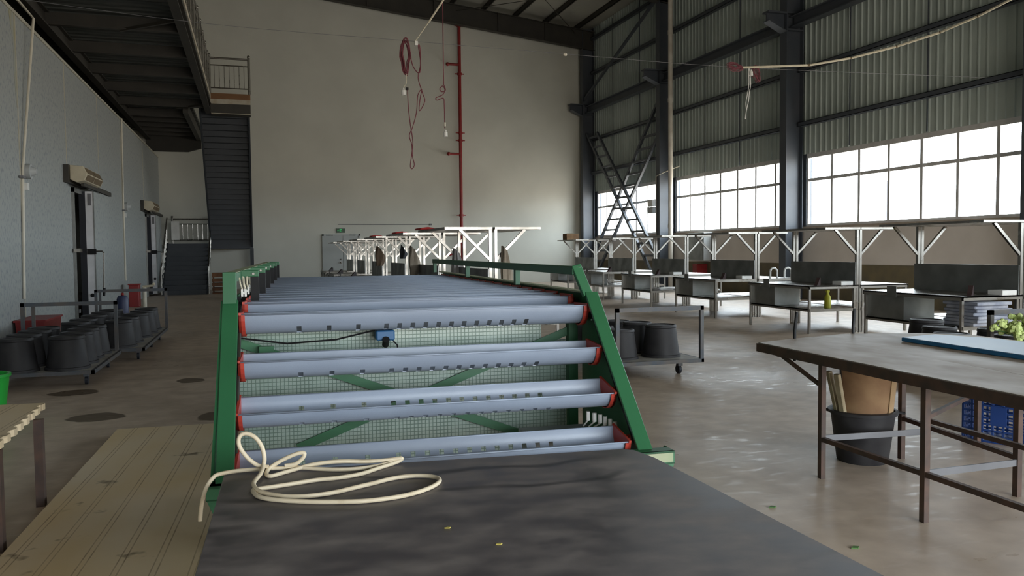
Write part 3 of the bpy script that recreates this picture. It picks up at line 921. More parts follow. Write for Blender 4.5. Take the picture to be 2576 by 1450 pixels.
r = thing('red_bin', 'red open box at the foot of the left wall behind the nearer cart', 'box', (XL + .22, 15.3, 0))
MB().prism([(XL + .08, 0), (XL + .42, 0), (XL + .46, .47), (XL + .04, .47)], 'xz', 14.75, 15.95).build('body', M['redpaint'], r)
MB().box(XL + .02, XL + .48, 14.72, 15.98, .47, .5).build('rim', M['redpaint'], r)
r = thing('red_cabinet', 'narrow red cabinet standing by the wall behind the second cart', 'cabinet', (XL + .35, 26.2, 0))
MB().box(XL + .2, XL + .47, 26.0, 26.4, 0, .64).build('body', M['redpaint'], r, bevel=.01)
MB().box(XL + .18, XL + .49, 25.98, 26.42, .64, .67).build('lid', M['redpaint'], r)
r = thing('standpipe_tap', 'pale pipe with a small tap standing in front of the red cabinet', 'tap', (-2.72, 23.0, 0))
MB().tube([(-2.72, 23, 0), (-2.72, 23, .68)], .05, 10).build('pipe', M['pvc'], r, smooth=True)
MB().tube([(-2.76, 23, .70), (-2.52, 23, .72)], .03, 8).sphere((-2.5, 23, .76), .04, 8).build('tap', M['cream'], r, smooth=True)
r = thing('blue_can', 'dark blue can with a rounded lid beside the pale pipe', 'can', (-2.71, 19.2, 0))
MB().lathe([(.0, 0), (.11, 0), (.118, .05), (.118, .58), (.09, .65), (0.0, .67)], (-2.71, 19.2, 0)).build('body', M['bluecan'], r, smooth=True)
MB().sphere((-2.71, 19.2, .685), .035, 8).build('cap', M['redpaint'], r, smooth=True)

# ================================================================== GRADING MACHINE
RZ = R(-3.16)
mc = thing('grading_machine', 'long green conveyor grading machine with rows of blue-grey troughs', 'machine', (0.7, 4.3, 0), RZ)
# troughs
RAD, TL = .12, 2.13
XH = [.325, .50, .675] + [.845 + .081 * i for i in range(12)]
def trough_mesh():
    xs = {0.0, TL}
    for h in XH:
        xs.add(h - .014)
        xs.add(h + .014)
    xs = sorted(xs)
    al = sorted(set([0, 12, 26, 40, 53, 66, 78, 90, 101, 112, 123, 135, 149, 158, 168, 180]))
    vs, fs = [], []
    for x in xs:
        for a in al:
            vs.append((x, -RAD * math.cos(R(a)), -RAD * math.sin(R(a))))
    n = len(al)
    for i in range(len(xs) - 1):
        mid = (xs[i] + xs[i + 1]) / 2
        hole = any(abs(mid - h) < .0141 for h in XH)
        for j in range(n - 1):
            am = (al[j] + al[j + 1]) / 2
            if hole and (40 < am < 78 or 135 < am < 149):
                continue
            fs.append((i * n + j, i * n + j + 1, (i + 1) * n + j + 1, (i + 1) * n + j))
    # rolled lips
    m = MB().add(vs, fs)
    me = m.mesh('trough', M['trough'], smooth=True, solid=.005)
    bm = bmesh.new()
    bm.from_mesh(me)
    for sy in (-1, 1):
        k = MB().tube([(0, sy * (RAD + .001), 0), (TL, sy * (RAD + .001), 0)], .0055, 6)
        vv = [bm.verts.new(v) for v in k.v]
        for f in k.f:
            bm.faces.new([vv[i] for i in f]).smooth = True
    bm.to_mesh(me)
    bm.free()
    return me


def cap_mesh(side):
    poly = [(-RAD - .014, .014)] + [(-(RAD + .014) * math.cos(R(a)), -(RAD + .014) * math.sin(R(a))) for a in range(0, 181, 15)] + [(RAD + .014, .014)]
    x0, x1 = (-.014, .0) if side == 0 else (TL, TL + .014)
    m = MB().prism(poly, 'yz', x0, x1)
    # rim strip hugging the trough end
    for a in range(0, 180, 15):
        p = [(-(q) * math.cos(R(b)), -(q) * math.sin(R(b))) for q, b in ((RAD + .008, a), (RAD + .008, a + 15), (RAD + .014, a + 15), (RAD + .014, a))]
        m.prism(p, 'yz', x0 if side == 0 else TL - .02, .02 if side == 0 else x1)
    # spindle boss
    xb = -.06 if side == 0 else TL + .012
    m.cyl((xb, 0, -.03), (xb + .05, 0, -.03), .022, 10)
    return m.mesh('end_cap', M['red'])


TM, CM = trough_mesh(), (cap_mesh(0), cap_mesh(1))
spots = [(4.285, .445, R(10), -.345), (4.50, .690, R(12), -.345), (4.745, .937, R(4), -.345), (4.965, 1.187, R(-1.7), -.35), (5.28, 1.232, R(-1), -.35)]
for i in range(15):
    spots.append((5.62 + .34 * i, 1.236, R(-1), -.35))
for d, z, t, x in spots:
    # front lip sits at (d, z); centre is RAD behind it along the tilt
    o = bpy.data.objects.new('trough', TM)
    COL.objects.link(o)
    o.parent = mc
    o.location = (x - .7, d + RAD * math.cos(t) - 4.3, z + RAD * math.sin(t))
    o.rotation_euler = (t, 0, 0)
    for c in CM:
        e = bpy.data.objects.new('end_cap', c)
        COL.objects.link(e)
        e.parent = o
        e['label'] = 'red plastic end cap'
YE = 10.95
# right side frame
sf = MB().beam((1.857, 4.20, .40), (1.822, 4.99, 1.27), .088, .02, (0, -1, 1)).build('slanted_post', M['green'], mc, bevel=.003)
MB().prism([(4.22, .34), (5.0, 1.22), (5.32, 1.22), (5.32, .1), (4.5, .1)], 'yz', 1.875, 1.88).build('side_web', M['green'], mc)
MB().beam((1.80, 4.99, 1.25), (1.745, 5.07, 1.445), .068, .03, (0, -1, 1)).build('upper_post', M['green'], mc, bevel=.003)
MB().box(1.715, 1.775, 5.05, YE, 1.385, 1.44).build('top_rail', M['green'], mc, bevel=.003)
MB().box(1.80, 1.875, 5.0, YE, 1.262, 1.272).build('rail_flange', M['flange'], mc)
MB().box(1.86, 1.875, 5.0, YE, 1.09, 1.262).box(1.80, 1.875, 5.0, YE, 1.085, 1.095).build('side_channel', M['green'], mc)
for d in (6.55, 8.65, 10.9):
    MB().box(1.725, 1.765, d, d + .065, 1.262, 1.40).build('upright', M['green_dull'], mc)
    MB().box(1.83, 1.89, d, d + .07, 0, 1.09).build('leg', M['green'], mc)
    MB().box(-.45, -.39, d, d + .07, 0, 1.2).build('leg', M['green'], mc)
MB().box(1.765, 1.83, 5.28, 5.35, 0, 1.1).build('inner_post', M['green'], mc)
MB().beam((1.845, 4.32, .44), (1.83, 5.0, 1.16), .012, .05, (0, -1, 1)).build('chain_guard', M['black'], mc)
# left side frame
MB().beam((-.392, 4.17, .40), (-.41, 4.99, 1.27), .088, .02, (0, -1, 1)).build('slanted_post', M['green'], mc, bevel=.003)
MB().prism([(4.17, .38), (4.32, .30), (5.14, 1.16), (5.14, 1.27), (4.99, 1.27)], 'yz', -.462, -.446).build('side_plate', M['green'], mc)
MB().beam((-.412, 4.985, 1.25), (-.412, 5.01, 1.435), .075, .06, (0, -1, 0)).build('upper_post', M['green'], mc, bevel=.003)
MB().box(-.45, -.385, 5.0, YE, 1.375, 1.43).build('top_rail', M['green'], mc, bevel=.003)
MB().box(-.45, -.385, 5.0, YE, 1.431, 1.434).build('rail_top_strip', M['flange'], mc)  # thin paler strip along the top of the rail
MB().box(-.46, -.445, 5.0, YE, 1.05, 1.25).build('side_channel', M['green'], mc)
# base beam with its ends showing each side of the black table
MB().box(-.475, 2.0, 4.13, 4.22, .405, .418).box(-.475, 2.0, 4.13, 4.142, .345, .418).box(-.475, 2.0, 4.13, 4.22, .345, .352).build('base_beam', M['green'], mc)
MB().box(1.55, 1.99, 4.126, 4.13, .357, .408).build('lit_beam_face', M['flange'], mc)  # light caught on the beam's right end, painted as a pale face
MB().prism([(-.475, .418), (-.40, .418), (-.40, .25), (-.435, .25), (-.475, .35)], 'xz', 4.14, 4.26).build('base_bracket', M['green'], mc)
MB().prism([(2.0, .418), (1.92, .35), (1.92, .30), (1.96, .27), (2.0, .33)], 'xz', 4.14, 4.26).build('base_bracket', M['green'], mc)
for x0 in (-.45, 1.80):
    MB().box(x0, x0 + .07, 4.25, 4.33, 0, .36).build('leg', M['green'], mc)
# drive chain and bearings at the trough ends
ch = [(4.28, .43), (4.50, .68), (4.74, .93), (4.97, 1.17), (5.1, 1.21)]
pc = MB()
for (a, b), (c, d) in zip(ch, ch[1:]):
    pc.beam((-.375, a + .1, b), (-.375, c + .1, d), .02, .035, (0, -1, 1))
pc.beam((-.375, 5.2, 1.20), (-.375, YE, 1.20), .02, .05)
pc.build('drive_chain', M['black'], mc)
for d, z, t, x in spots[:10]:
    MB().cyl((-.41, d + .105, z - .02), (-.36, d + .105, z - .02), .032, 10).box(-.43, -.40, d + .07, d + .14, z - .06, z + .02).build('bearing', M['black'], mc)
MB().tube([(-.36, 4.32, .30), (-.36, 4.95, 1.08)], .009, 6).build('guide_rod', M['stainless'], mc)
# swing arms with hanging black boxes along the left rail
for i, d in enumerate((5.6, 6.6, 7.6, 8.6, 9.6, 10.6)):
    a = MB().box(-.40, -.278, d, d + .03, 1.392, 1.436).build('arm', M['green'], mc, bevel=.004)
    MB().box(-.332, -.280, d + .005, d + .06, 1.235, 1.395).build('sensor_box', M['black'], a)
    MB().cyl((-.312, d - .012, 1.412), (-.312, d, 1.412), .008, 8).build('bolt', M['stainless'], a)
for i in range(4):
    d = 5.18 + i * .28
    MB().tube([(-.37, d, 1.40), (-.365, d, 1.36), (-.355, d, 1.33)], .005, 6).tube([(-.345, d, 1.40), (-.345, d, 1.35), (-.335, d, 1.33)], .005, 6).build('sensor_wire', M['cordw'], mc)
    MB().box(-.362, -.350, d - .006, d + .006, 1.285, 1.33).box(-.342, -.330, d - .006, d + .006, 1.285, 1.33).box(-.350, -.342, d - .005, d + .005, 1.30, 1.312).build('connector', M['whiteplastic'], mc)
# back panel and X brace seen between the troughs
MB().box(-.40, 1.762, 5.345, 5.36, .08, .93).box(-.40, 1.585, 5.345, 5.36, .93, 1.06).build('gridded_panel', M['wireglass'], mc)
MB().beam((-.42, 5.31, 1.0), (1.46, 5.31, .283), .055, .012, (0, 1, 0)).build('cross_brace', M['green'], mc)
MB().beam((1.80, 5.325, 1.0), (-.05, 5.325, .297), .055, .012, (0, 1, 0)).build('cross_brace', M['green'], mc)
MB().box(-.27, -.18, 5.25, 5.3, .905, .965).build('gusset_plate', M['green'], mc)
mo = MB().box(.445, .562, 5.16, 5.3, .985, 1.05).build('drive_motor', mat('blue_motor_paint', (0.02, 0.10, 0.24), .5), mc, bevel=.008)
MB().cyl((.505, 5.14, .995), (.505, 5.2, .955), .022, 12).tube([(.545, 5.2, .99), (.58, 5.2, .95), (.585, 5.2, .90)], .005, 6).build('motor_plug', M['black'], mo)
MB().tube([(-.38, 5.2, 1.03), (-.1, 5.2, .985), (.2, 5.2, 1.0), (.44, 5.2, 1.05)], .006, 6).build('loose_wire', M['black'], mc)
MB().box(1.33, 1.80, 4.74, 5.02, .25, .402).build('control_box', M['boxgrey'], mc, bevel=.004)
for i, (x, z) in enumerate(((1.70, .49), (1.735, .483), (1.765, .475), (1.79, .465), (1.815, .452), (1.84, .438))):
    MB().cyl((x, 4.72 - .02 * i, z), (x, 4.72 - .02 * i, z + .055), .013, 8).tube([(x, 4.72 - .02 * i, z), (x - .02, 4.75, z - .04)], .005, 6).build('air_fitting', M['whiteplastic'], mc)

# ================================================================== BLACK TABLE, CABLE, BOARDS
bt = thing('black_table', 'large black scuffed table top at the front, below the grading machine', 'table', (0.6, 2.4, 0), RZ)
MB().prism([(-.336, 3.585), (1.42, 3.492), (1.47, 3.46), (1.505, 3.30), (1.60, 1.45), (-.305, 1.45)], 'xy', .598, .62).build('table_top', M['blacktop'], bt, bevel=.003)
for x, y in ((-.25, 3.45), (1.38, 3.36), (-.22, 1.55), (1.5, 1.55)):
    MB().box(x - .025, x + .025, y - .025, y + .025, 0, .598).build('leg', M['brown_rust'], bt)
MB().beam((-.25, 1.6, .57), (-.25, 3.4, .57), .04, .05).beam((1.38, 3.3, .57), (1.47, 1.6, .57), .04, .05).build('apron', M['brown_rust'], bt)

HA = [(-0.339, 3.539, 0.63), (-0.307, 3.551, 0.633), (-0.268, 3.549, 0.636), (-0.195, 3.545, 0.637), (-0.144, 3.542, 0.637), (-0.098, 3.54, 0.635), (-0.041, 3.537, 0.635), (0.046, 3.505, 0.63), (0.131, 3.469, 0.63), (0.218, 3.459, 0.63), (0.309, 3.487, 0.63), (0.372, 3.516, 0.637), (0.404, 3.514, 0.648), (0.396, 3.514, 0.638), (0.361, 3.5, 0.63), (0.293, 3.441, 0.63), (0.218, 3.374, 0.63), (0.126, 3.341, 0.63), (0.037, 3.334, 0.63), (-0.066, 3.303, 0.63), (-0.156, 3.278, 0.63), (-0.192, 3.269, 0.63), (-0.202, 3.248, 0.63), (-0.176, 3.166, 0.63), (-0.109, 3.105, 0.63), (0.012, 3.047, 0.63), (0.112, 3.016, 0.63), (0.212, 2.999, 0.63), (0.316, 3.012, 0.63), (0.394, 3.044, 0.63), (0.461, 3.096, 0.63), (0.506, 3.156, 0.63), (0.517, 3.21, 0.63), (0.491, 3.253, 0.63), (0.437, 3.28, 0.63), (0.374, 3.28, 0.63), (0.316, 3.259, 0.63), (0.257, 3.223, 0.63), (0.2, 3.193, 0.63), (0.144, 3.162, 0.63), (0.091, 3.137, 0.63), (0.039, 3.125, 0.63), (-0.013, 3.123, 0.63), (-0.069, 3.136, 0.63), (-0.11, 3.156, 0.632), (-0.168, 3.206, 0.634), (-0.197, 3.271, 0.64), (-0.202, 3.335, 0.642), (-0.184, 3.443, 0.642), (-0.175, 3.53, 0.655), (-0.171, 3.535, 0.69), (-0.181, 3.54, 0.735), (-0.208, 3.545, 0.775), (-0.245, 3.55, 0.792), (-0.27, 3.551, 0.778), (-0.271, 3.551, 0.74), (-0.244, 3.548, 0.694), (-0.211, 3.546, 0.662), (-0.189, 3.54, 0.652), (-0.155, 3.53, 0.648)]
HB = [(0.404, 3.514, 0.648), (0.342, 3.517, 0.643), (0.252, 3.522, 0.642), (0.163, 3.526, 0.649), (0.093, 3.53, 0.649), (0.017, 3.534, 0.642), (-0.041, 3.522, 0.632), (-0.097, 3.483, 0.63), (-0.141, 3.447, 0.63), (-0.161, 3.473, 0.63), (-0.155, 3.53, 0.638), (-0.115, 3.541, 0.662), (-0.063, 3.538, 0.686), (-0.022, 3.536, 0.697), (-0.007, 3.535, 0.691), (-0.017, 3.536, 0.671), (-0.046, 3.537, 0.65), (-0.089, 3.54, 0.645)]
HANG = [(-.428, 3.50, .452), (-.422, 3.50, .507), (-.412, 3.50, .553), (-.398, 3.50, .592), (-.378, 3.51, .62), (-.358, 3.525, .632)]
hs = thing('cream_cable', 'cream electric cable looped loosely on the black table and hanging over its edge', 'cable', (0.1, 3.2, .62), RZ)
MB().tube(smooth_path(HANG + HA[1:], 4), .0088, 10).tube(smooth_path(HB, 4), .0088, 10).build('cable', M['hose'], hs, smooth=True)
for k, (x, y) in enumerate(((.60, 2.62), (.72, 2.42))):
    single(MB().prism([(x - .012, y), (x, y + .006), (x + .01, y + .001), (x + .003, y - .006)], 'xy', .6205, .624), 'fallen_petal', M['petalbit'],
           'tiny yellow petal on the black table, the one %s' % ('farther from the camera' if k == 0 else 'nearer the camera'), 'petal', (x, y, .6205), 'petals on the black table')

bd = thing('tan_panel_sheet', 'long tan stained panel sheet lying on the floor left of the black table', 'panel', (-1.0, 5.5, 0), RZ)
MB().prism([(-1.555, 7.48), (-.50, 7.48), (-.49, 3.0), (-1.445, 3.0)], 'xy', .03, .06).build('board', M['board'], bd, bevel=.002)
for k in range(7):
    x = -1.45 + k * .15
    MB().prism([(x, 0), (x + .05, 0), (x + .06, .03), (x - .01, .03)], 'xz', 3.02, 7.46).build('rib', M['board'], bd)

lt = thing('ribbed_board_table', 'ribbed-edge tan board on brown legs at the left edge', 'table', (-1.9, 5.2, 0), RZ)
xe = lambda yy: -1.628 + (5.763 - yy) * .0967
poly = [(-2.8, 5.79), (-1.628, 5.763)]
k, yy = 0, 5.763
while yy > 3.5:
    o = .014 if k % 2 == 0 else -.007
    poly += [(xe(yy) + o, yy - .014), (xe(yy) + o, yy - .065)]
    yy -= .077
    k += 1
poly += [(-2.8, yy)]
MB().prism(poly, 'xy', .562, .60).build('board', M['board'], lt)
MB().prism([(-2.8, 5.77), (-1.66, 5.74), (-1.45, 3.55), (-2.8, 3.55)], 'xy', .54, .562).build('underboard', M['board'], lt)
for x, y in ((-1.59, 5.52), (-1.56, 4.71), (-2.7, 5.6), (-2.7, 4.6)):
    MB().box(x - .024, x + .024, y - .024, y + .024, 0, .54).build('leg', M['brown_rust'], lt)
r = thing('green_bin', 'bright green plastic bin at the left edge behind the ribbed board', 'bin', (-2.34, 8.3, 0))
MB().lathe([(0, 0), (.16, 0), (.215, .46), (.23, .465), (.23, .49), (.205, .49), (.15, .03), (0, .03)], (-2.34, 8.3, 0)).build('body', M['lime'], r, smooth=True)

# ================================================================== BUCKETS AND CARTS
def bucket_mesh(up=False):
    p = [(0, .40), (.185, .40), (.20, .395), (.203, .38), (.196, .372), (.238, .05), (.240, .035), (.256, .03), (.258, 0), (.246, 0), (.226, .05), (.184, .37), (0, .375)]
    p2 = [(.150, .392), (.178, .415), (.196, .412), (.2, .39)]
    if up:
        p = [(r, .40 - z) for r, z in p]
    m = MB().lathe(p, (0, 0, 0), 30)
    if not up:
        m.lathe([(.176, .399), (.178, .412), (.196, .410), (.2, .395)], (0, 0, 0), 30)
    return m.mesh('flower_bucket', M['bucket'], smooth=True)


BM, BMU = bucket_mesh(), bucket_mesh(True)
def bucket(x, y, z, label, group, s=1.0, up=False, rot=0.0):
    o = bpy.data.objects.new('flower_bucket', BMU if up else BM)
    COL.objects.link(o)
    o.location = (x, y, z)
    o.rotation_euler = (0, 0, rot)
    o.scale = (s, s, s)
    return tag(o, label, 'bucket', group)


def cart(name, label, x0, x1, y0, y1, frame_y, ztop, wheels, group='flat flower carts', base=None, rz=0.0, frame_x=None, mid=None, bedmat='cart_bed'):
    r = thing(name, label, 'cart', base or ((x0 + x1) / 2, (y0 + y1) / 2, 0), rz, group)
    MB().box(x0 + .03, x1 - .03, y0 + .03, y1 - .03, .185, .20).build('bed', M[bedmat], r)
    MB().box(x0, x1, y0, y0 + .035, .155, .20).box(x0, x1, y1 - .035, y1, .155, .20).box(x0, x0 + .035, y0, y1, .155, .20).box(x1 - .035, x1, y0, y1, .155, .20).build('bed_frame', M['cart'], r)
    fx0, fx1 = frame_x or (x0, x1)
    h = MB().box(fx0, fx0 + .045, frame_y - .022, frame_y + .022, .2, ztop).box(fx1 - .045, fx1, frame_y - .022, frame_y + .022, .2, ztop).box(fx0, fx1, frame_y - .022, frame_y + .022, ztop - .05, ztop)
    if mid:
        h.box(mid, mid + .04, frame_y + .03, frame_y + .07, .2, ztop - .02)
    h.build('handle_frame', M['cart'], r)
    for wx, wy in wheels:
        c = MB().box(wx - .03, wx + .03, wy - .03, wy + .03, .10, .16).build('caster', M['cart'], r)
        MB().cyl((wx - .016, wy + .02, .055), (wx + .016, wy + .02, .055), .055, 14).build('wheel', M['rubber'], c)
    return r


cart('flower_cart', 'nearer of the two flat carts of upturned buckets by the left wall', -3.0, -1.80, 10.45, 12.5, 12.46, .90, [(-1.93, 10.7), (-1.93, 12.2), (-2.85, 10.7), (-2.85, 12.2)], frame_x=(-3.02, -1.83), mid=-2.9)
cart('flower_cart', 'farther of the two flat carts of upturned buckets by the left wall', -2.85, -1.52, 12.68, 16.1, 16.05, .92, [(-1.65, 13.0), (-1.65, 14.6), (-1.65, 15.8), (-2.7, 13.0), (-2.7, 15.8)], frame_x=(-2.72, -1.52), mid=-2.66)
rows = [10.74, 11.23, 11.74, 12.2]
for i, y in enumerate(rows):
    for j, x in enumerate((-2.12, -2.66)):
        bucket(x + random.uniform(-.02, .02), y + random.uniform(-.02, .02) - .06 * j, .2, 'upturned black bucket on the nearer left cart, %s from the front, %s' % (ordn(i), ('aisle side', 'wall side')[j]), 'buckets on the nearer left cart', .95, rot=i)
for i, y in enumerate((12.98, 13.55, 14.35, 15.05, 15.68)):
    for j, x in enumerate((-1.90, -2.45)):
        bucket(x + random.uniform(-.02, .02) + .02 * i, y - .1 * j, .2, 'upturned black bucket on the farther left cart, %s from the front, %s' % (ordn(i), ('aisle side', 'wall side')[j]), 'buckets on the farther left cart', .95, rot=i)

cart('flower_cart', 'flat cart with upturned buckets right behind the green machine', 4.02, 5.24, 8.72, 10.6, 8.74, .85, [(5.0, 8.9), (4.2, 8.9), (5.0, 10.4), (4.2, 10.4)], frame_x=(4.06, 5.235))
for k, (x, y, s, w) in enumerate(((4.87, 9.14, .97, 'near right corner'), (4.30, 9.12, .88, 'near left corner'), (4.80, 9.66, .95, 'second along its right side'),
                                  (4.75, 10.2, .9, 'at its far right corner'), (4.28, 9.68, .86, 'second along its left side'), (4.27, 10.2, .9, 'at its far left corner'))):
    bucket(x, y, .2, 'upturned black bucket on the cart behind the machine, ' + w, 'buckets on the cart behind the machine', s, rot=k)

cart('flower_cart', 'flat cart of black buckets behind the pale blue board at the right edge', 7.03, 8.65, 6.28, 8.6, 6.31, .90, [(7.3, 6.5), (8.4, 6.5), (7.3, 8.4), (8.4, 8.4)], frame_x=(7.05, 8.62))
for k, (x, y, s, w) in enumerate(((8.22, 8.28, 1.0, 'farthest left and tallest looking'), (7.80, 7.66, .95, 'second from the left'), (7.42, 7.12, .92, 'third from the left'), (8.15, 7.2, .95, 'just left of the upright post'), (7.75, 6.62, .95, 'right of the upright post'))):
    bucket(x, y, .2, 'upturned black bucket on the right-edge cart, ' + w, 'buckets on the cart at the right edge', s, rot=k)
bucket(7.42, 5.92, 0, 'upright black bucket holding pale green flowers at the right edge', None, 1.28, up=True)
fl = thing('flower_bunch', 'bunch of pale green flower heads in the bucket at the right edge', 'flowers', (7.4, 5.93, .42))
random.seed(3)
for k in range(26):
    a, rr = random.uniform(0, 6.28), random.uniform(.05, .42)
    x, y = 7.12 + rr * math.cos(a) * .85, 5.98 + rr * math.sin(a) * .5
    z = .83 - rr * .30 + random.uniform(-.05, .06)
    h = MB()
    for q in range(9):
        h.sphere((x + random.uniform(-.035, .035), y + random.uniform(-.035, .035), z + random.uniform(-.025, .03)), random.uniform(.018, .03), 6)
    hd = h.build('flower_head', M['petal'], fl, smooth=True)
    MB().tube([(7.4, 5.93, .42), (x * .4 + 7.4 * .6, y * .4 + 5.93 * .6, z - .10), (x, y, z - .02)], .006, 5).build('stem', M['leaf'], hd)

# ================================================================== RIGHT HAND TABLES
ft = thing('brown_table', 'brown steel-framed table with a worn grey top, nearest at the right', 'table', (3.9, 4.0, 0))
TZ = .84
MB().prism([(3.60, 5.22), (4.18, 5.38), (4.19, 5.17), (4.07, 4.14), (3.93, 2.7), (3.42, 2.5)], 'xy', TZ - .022, TZ).build('table_top', M['tabletop'], ft)
MB().beam((3.60, 5.22, TZ - .036), (3.42, 2.5, TZ - .036), .035, .06).build('edge_rail', M['brown_rust'], ft)
LG = {'a': (3.60, 4.50), 'b': (3.555, 3.58), 'c': (4.10, 4.60), 'd': (3.98, 3.66)}
LG['c'], LG['d'] = (4.48, 4.73), (4.46, 3.77)
for kx in ('a', 'b', 'c', 'd'):
    x, y = LG[kx]
    MB().box(x - .018, x + .018, y - .018, y + .018, 0, TZ - .024).build('leg', M['brown_rust'], ft)
pt = lambda k, z: (LG[k][0], LG[k][1], z)
MB().beam(pt('a', .265), pt('b', .275), .03, .03).build('stretcher', M['brown_rust'], ft)
MB().beam(pt('b', .275), (3.52, 2.6, .275), .03, .03).build('stretcher', M['brown_rust'], ft)
MB().beam(pt('c', .30), pt('d', .24), .03, .03).build('stretcher', M['brown_rust'], ft)
MB().beam(pt('a', .27), (4.40, 4.45, .262), .012, .04).build('cross_rail', M['grey_rail'], ft)
MB().beam(pt('b', .275), (4.46, 3.77, .21), .012, .04).build('cross_rail', M['grey_rail'], ft)
MB().beam((3.60, 4.53, .63), (3.60, 4.98, TZ - .05), .022, .022).build('corner_brace', M['brown_rust'], ft)
MB().beam((3.58, 4.95, TZ - .06), (3.9, 5.02, TZ - .06), .03, .03).build('cross_rail', M['brown_rust'], ft)

bk = thing('brown_table', 'brown steel-framed table pushed behind the nearest right table, carrying the blue board', 'table', (4.8, 4.3, 0))
MB().prism([(4.20, 5.385), (4.60, 5.49), (5.2, 5.3), (5.45, 5.0), (5.3, 2.6), (3.95, 2.7), (4.08, 4.14), (4.20, 5.17)], 'xy', TZ - .022, TZ - .002).build('table_top', M['tabletop'], bk)
MB().beam((4.22, 5.36, TZ - .045), (3.97, 2.75, TZ - .045), .03, .045).build('edge_rail', M['brown_rust'], bk)
for x, y in ((4.44, 4.46), (5.40, 4.92), (5.2, 2.9), (4.3, 2.9)):
    MB().box(x - .018, x + .018, y - .018, y + .018, 0, TZ - .024).build('leg', M['brown_rust'], bk)
MB().beam((4.44, 4.46, .36), (5.40, 4.92, .40), .03, .03).build('stretcher', M['brown_rust'], bk)
MB().beam((4.44, 4.46, .34), (4.3, 2.9, .34), .03, .03).build('stretcher', M['brown_rust'], bk)
MB().beam((5.40, 4.92, .40), (5.2, 2.9, .40), .03, .03).build('stretcher', M['brown_rust'], bk)
for (x, y), (x2, y2) in (((4.03, 5.365), (4.06, 5.38)), ((4.70, 5.50), (4.73, 5.52))):
    MB().tube([(x, y, .66), (x, y, .90), (x2, y2, 1.04)], .012, 8).build('corner_rod', M['black'], bk, smooth=True)
sh = thing('pale_blue_board', 'pale blue board with a darker blue edge lying on the rear right table', 'board', (4.8, 4.0, TZ))
MB().prism([(4.62, 4.88), (5.0, 4.95), (5.15, 4.58), (5.12, 2.8), (4.46, 2.8)], 'xy', TZ + .001, TZ + .03).build('board', M['sheet'], sh)
MB().beam((4.617, 4.88, TZ + .014), (4.457, 2.8, TZ + .014), .008, .026).build('edge_strip', M['sheet_edge'], sh)

TX, TY = 4.185, 4.79
tb = thing('black_tub', 'dark plastic tub of cardboard scraps standing under the brown table', 'tub', (TX, TY, 0))
MB().lathe([(0, 0), (.17, 0), (.175, .01), (.218, .345), (.238, .35), (.24, .372), (.216, .377), (.207, .345), (.16, .03), (0, .025)], (TX, TY, 0)).build('body', M['bucket'], tb, smooth=True)
for sx in (-1, 1):
    MB().tube([(TX + sx * .18, TY - sx * .15, .36), (TX + sx * .21, TY - sx * .17, .36), (TX + sx * .2, TY - sx * .11, .36)], .012, 6).build('lug_handle', M['bucket'], tb)
def curved_card(cx, cy, z0, z1, r, a0, a1, lean, name, mt, label, base, thick=.006, wave=0.0):
    mb = MB()
    n = 14
    vs, fs = [], []
    for i in range(n + 1):
        a = R(a0 + (a1 - a0) * i / n)
        for z, rr in ((z0, r), ((z0 + z1) / 2, r + lean / 2), (z1 + wave * math.sin(i * .9), r + lean)):
            vs.append((cx + rr * math.cos(a), cy + rr * math.sin(a), z))
    for i in range(n):
        for j in range(2):
            fs.append((i * 3 + j, (i + 1) * 3 + j, (i + 1) * 3 + j + 1, i * 3 + j + 1))
    mb.add(vs, fs)
    return single(mb, name, mt, label, 'cardboard', base, smooth=True, solid=thick)


curved_card(TX, TY, .06, .71, .16, 190, 318, .07, 'cardboard_sheet', M['card'], 'curled brown cardboard sheet standing in the front of the tub', (TX, TY, .03), wave=.02)
curved_card(TX, TY, .06, .775, .172, 285, 385, .07, 'cardboard_sheet', mat('pale_brown_cardboard', (0.34, 0.22, 0.11), .85, col2=(.27, .17, .085), scale=5), 'flatter pale brown cardboard sheet at the right of the tub', (TX, TY, .03))
curved_card(TX, TY + .03, .06, .74, .09, 60, 200, .06, 'cardboard_sheet', M['rubber'], 'black plastic sheet sticking up at the back of the tub', (TX, TY, .03), wave=.04)
for k, (a, w) in enumerate(((172, 'leftmost'), (190, 'second from the left'))):
    ca, sa = math.cos(R(a)), math.sin(R(a))
    single(MB().beam((TX + .13 * ca, TY + .13 * sa, .06), (TX + .27 * ca, TY + .27 * sa, .66 - .01 * k), .045, .03, (-ca, -sa, 0)), 'split_bamboo', M['wood'], 'pale wooden strip leaning out of the tub, ' + w, 'wood', (TX + .11 * ca, TY + .11 * sa, .06), 'wood strips in the tub', bevel=.004)
single(MB().prism([(4.17, .62), (4.24, .60), (4.275, .67), (4.21, .765), (4.18, .755)], 'xz', 4.93, 4.945), 'paper_scrap', M['paper'], 'grey-white paper scrap poking up behind the cardboard in the tub', 'paper', (4.2, 4.93, .60))

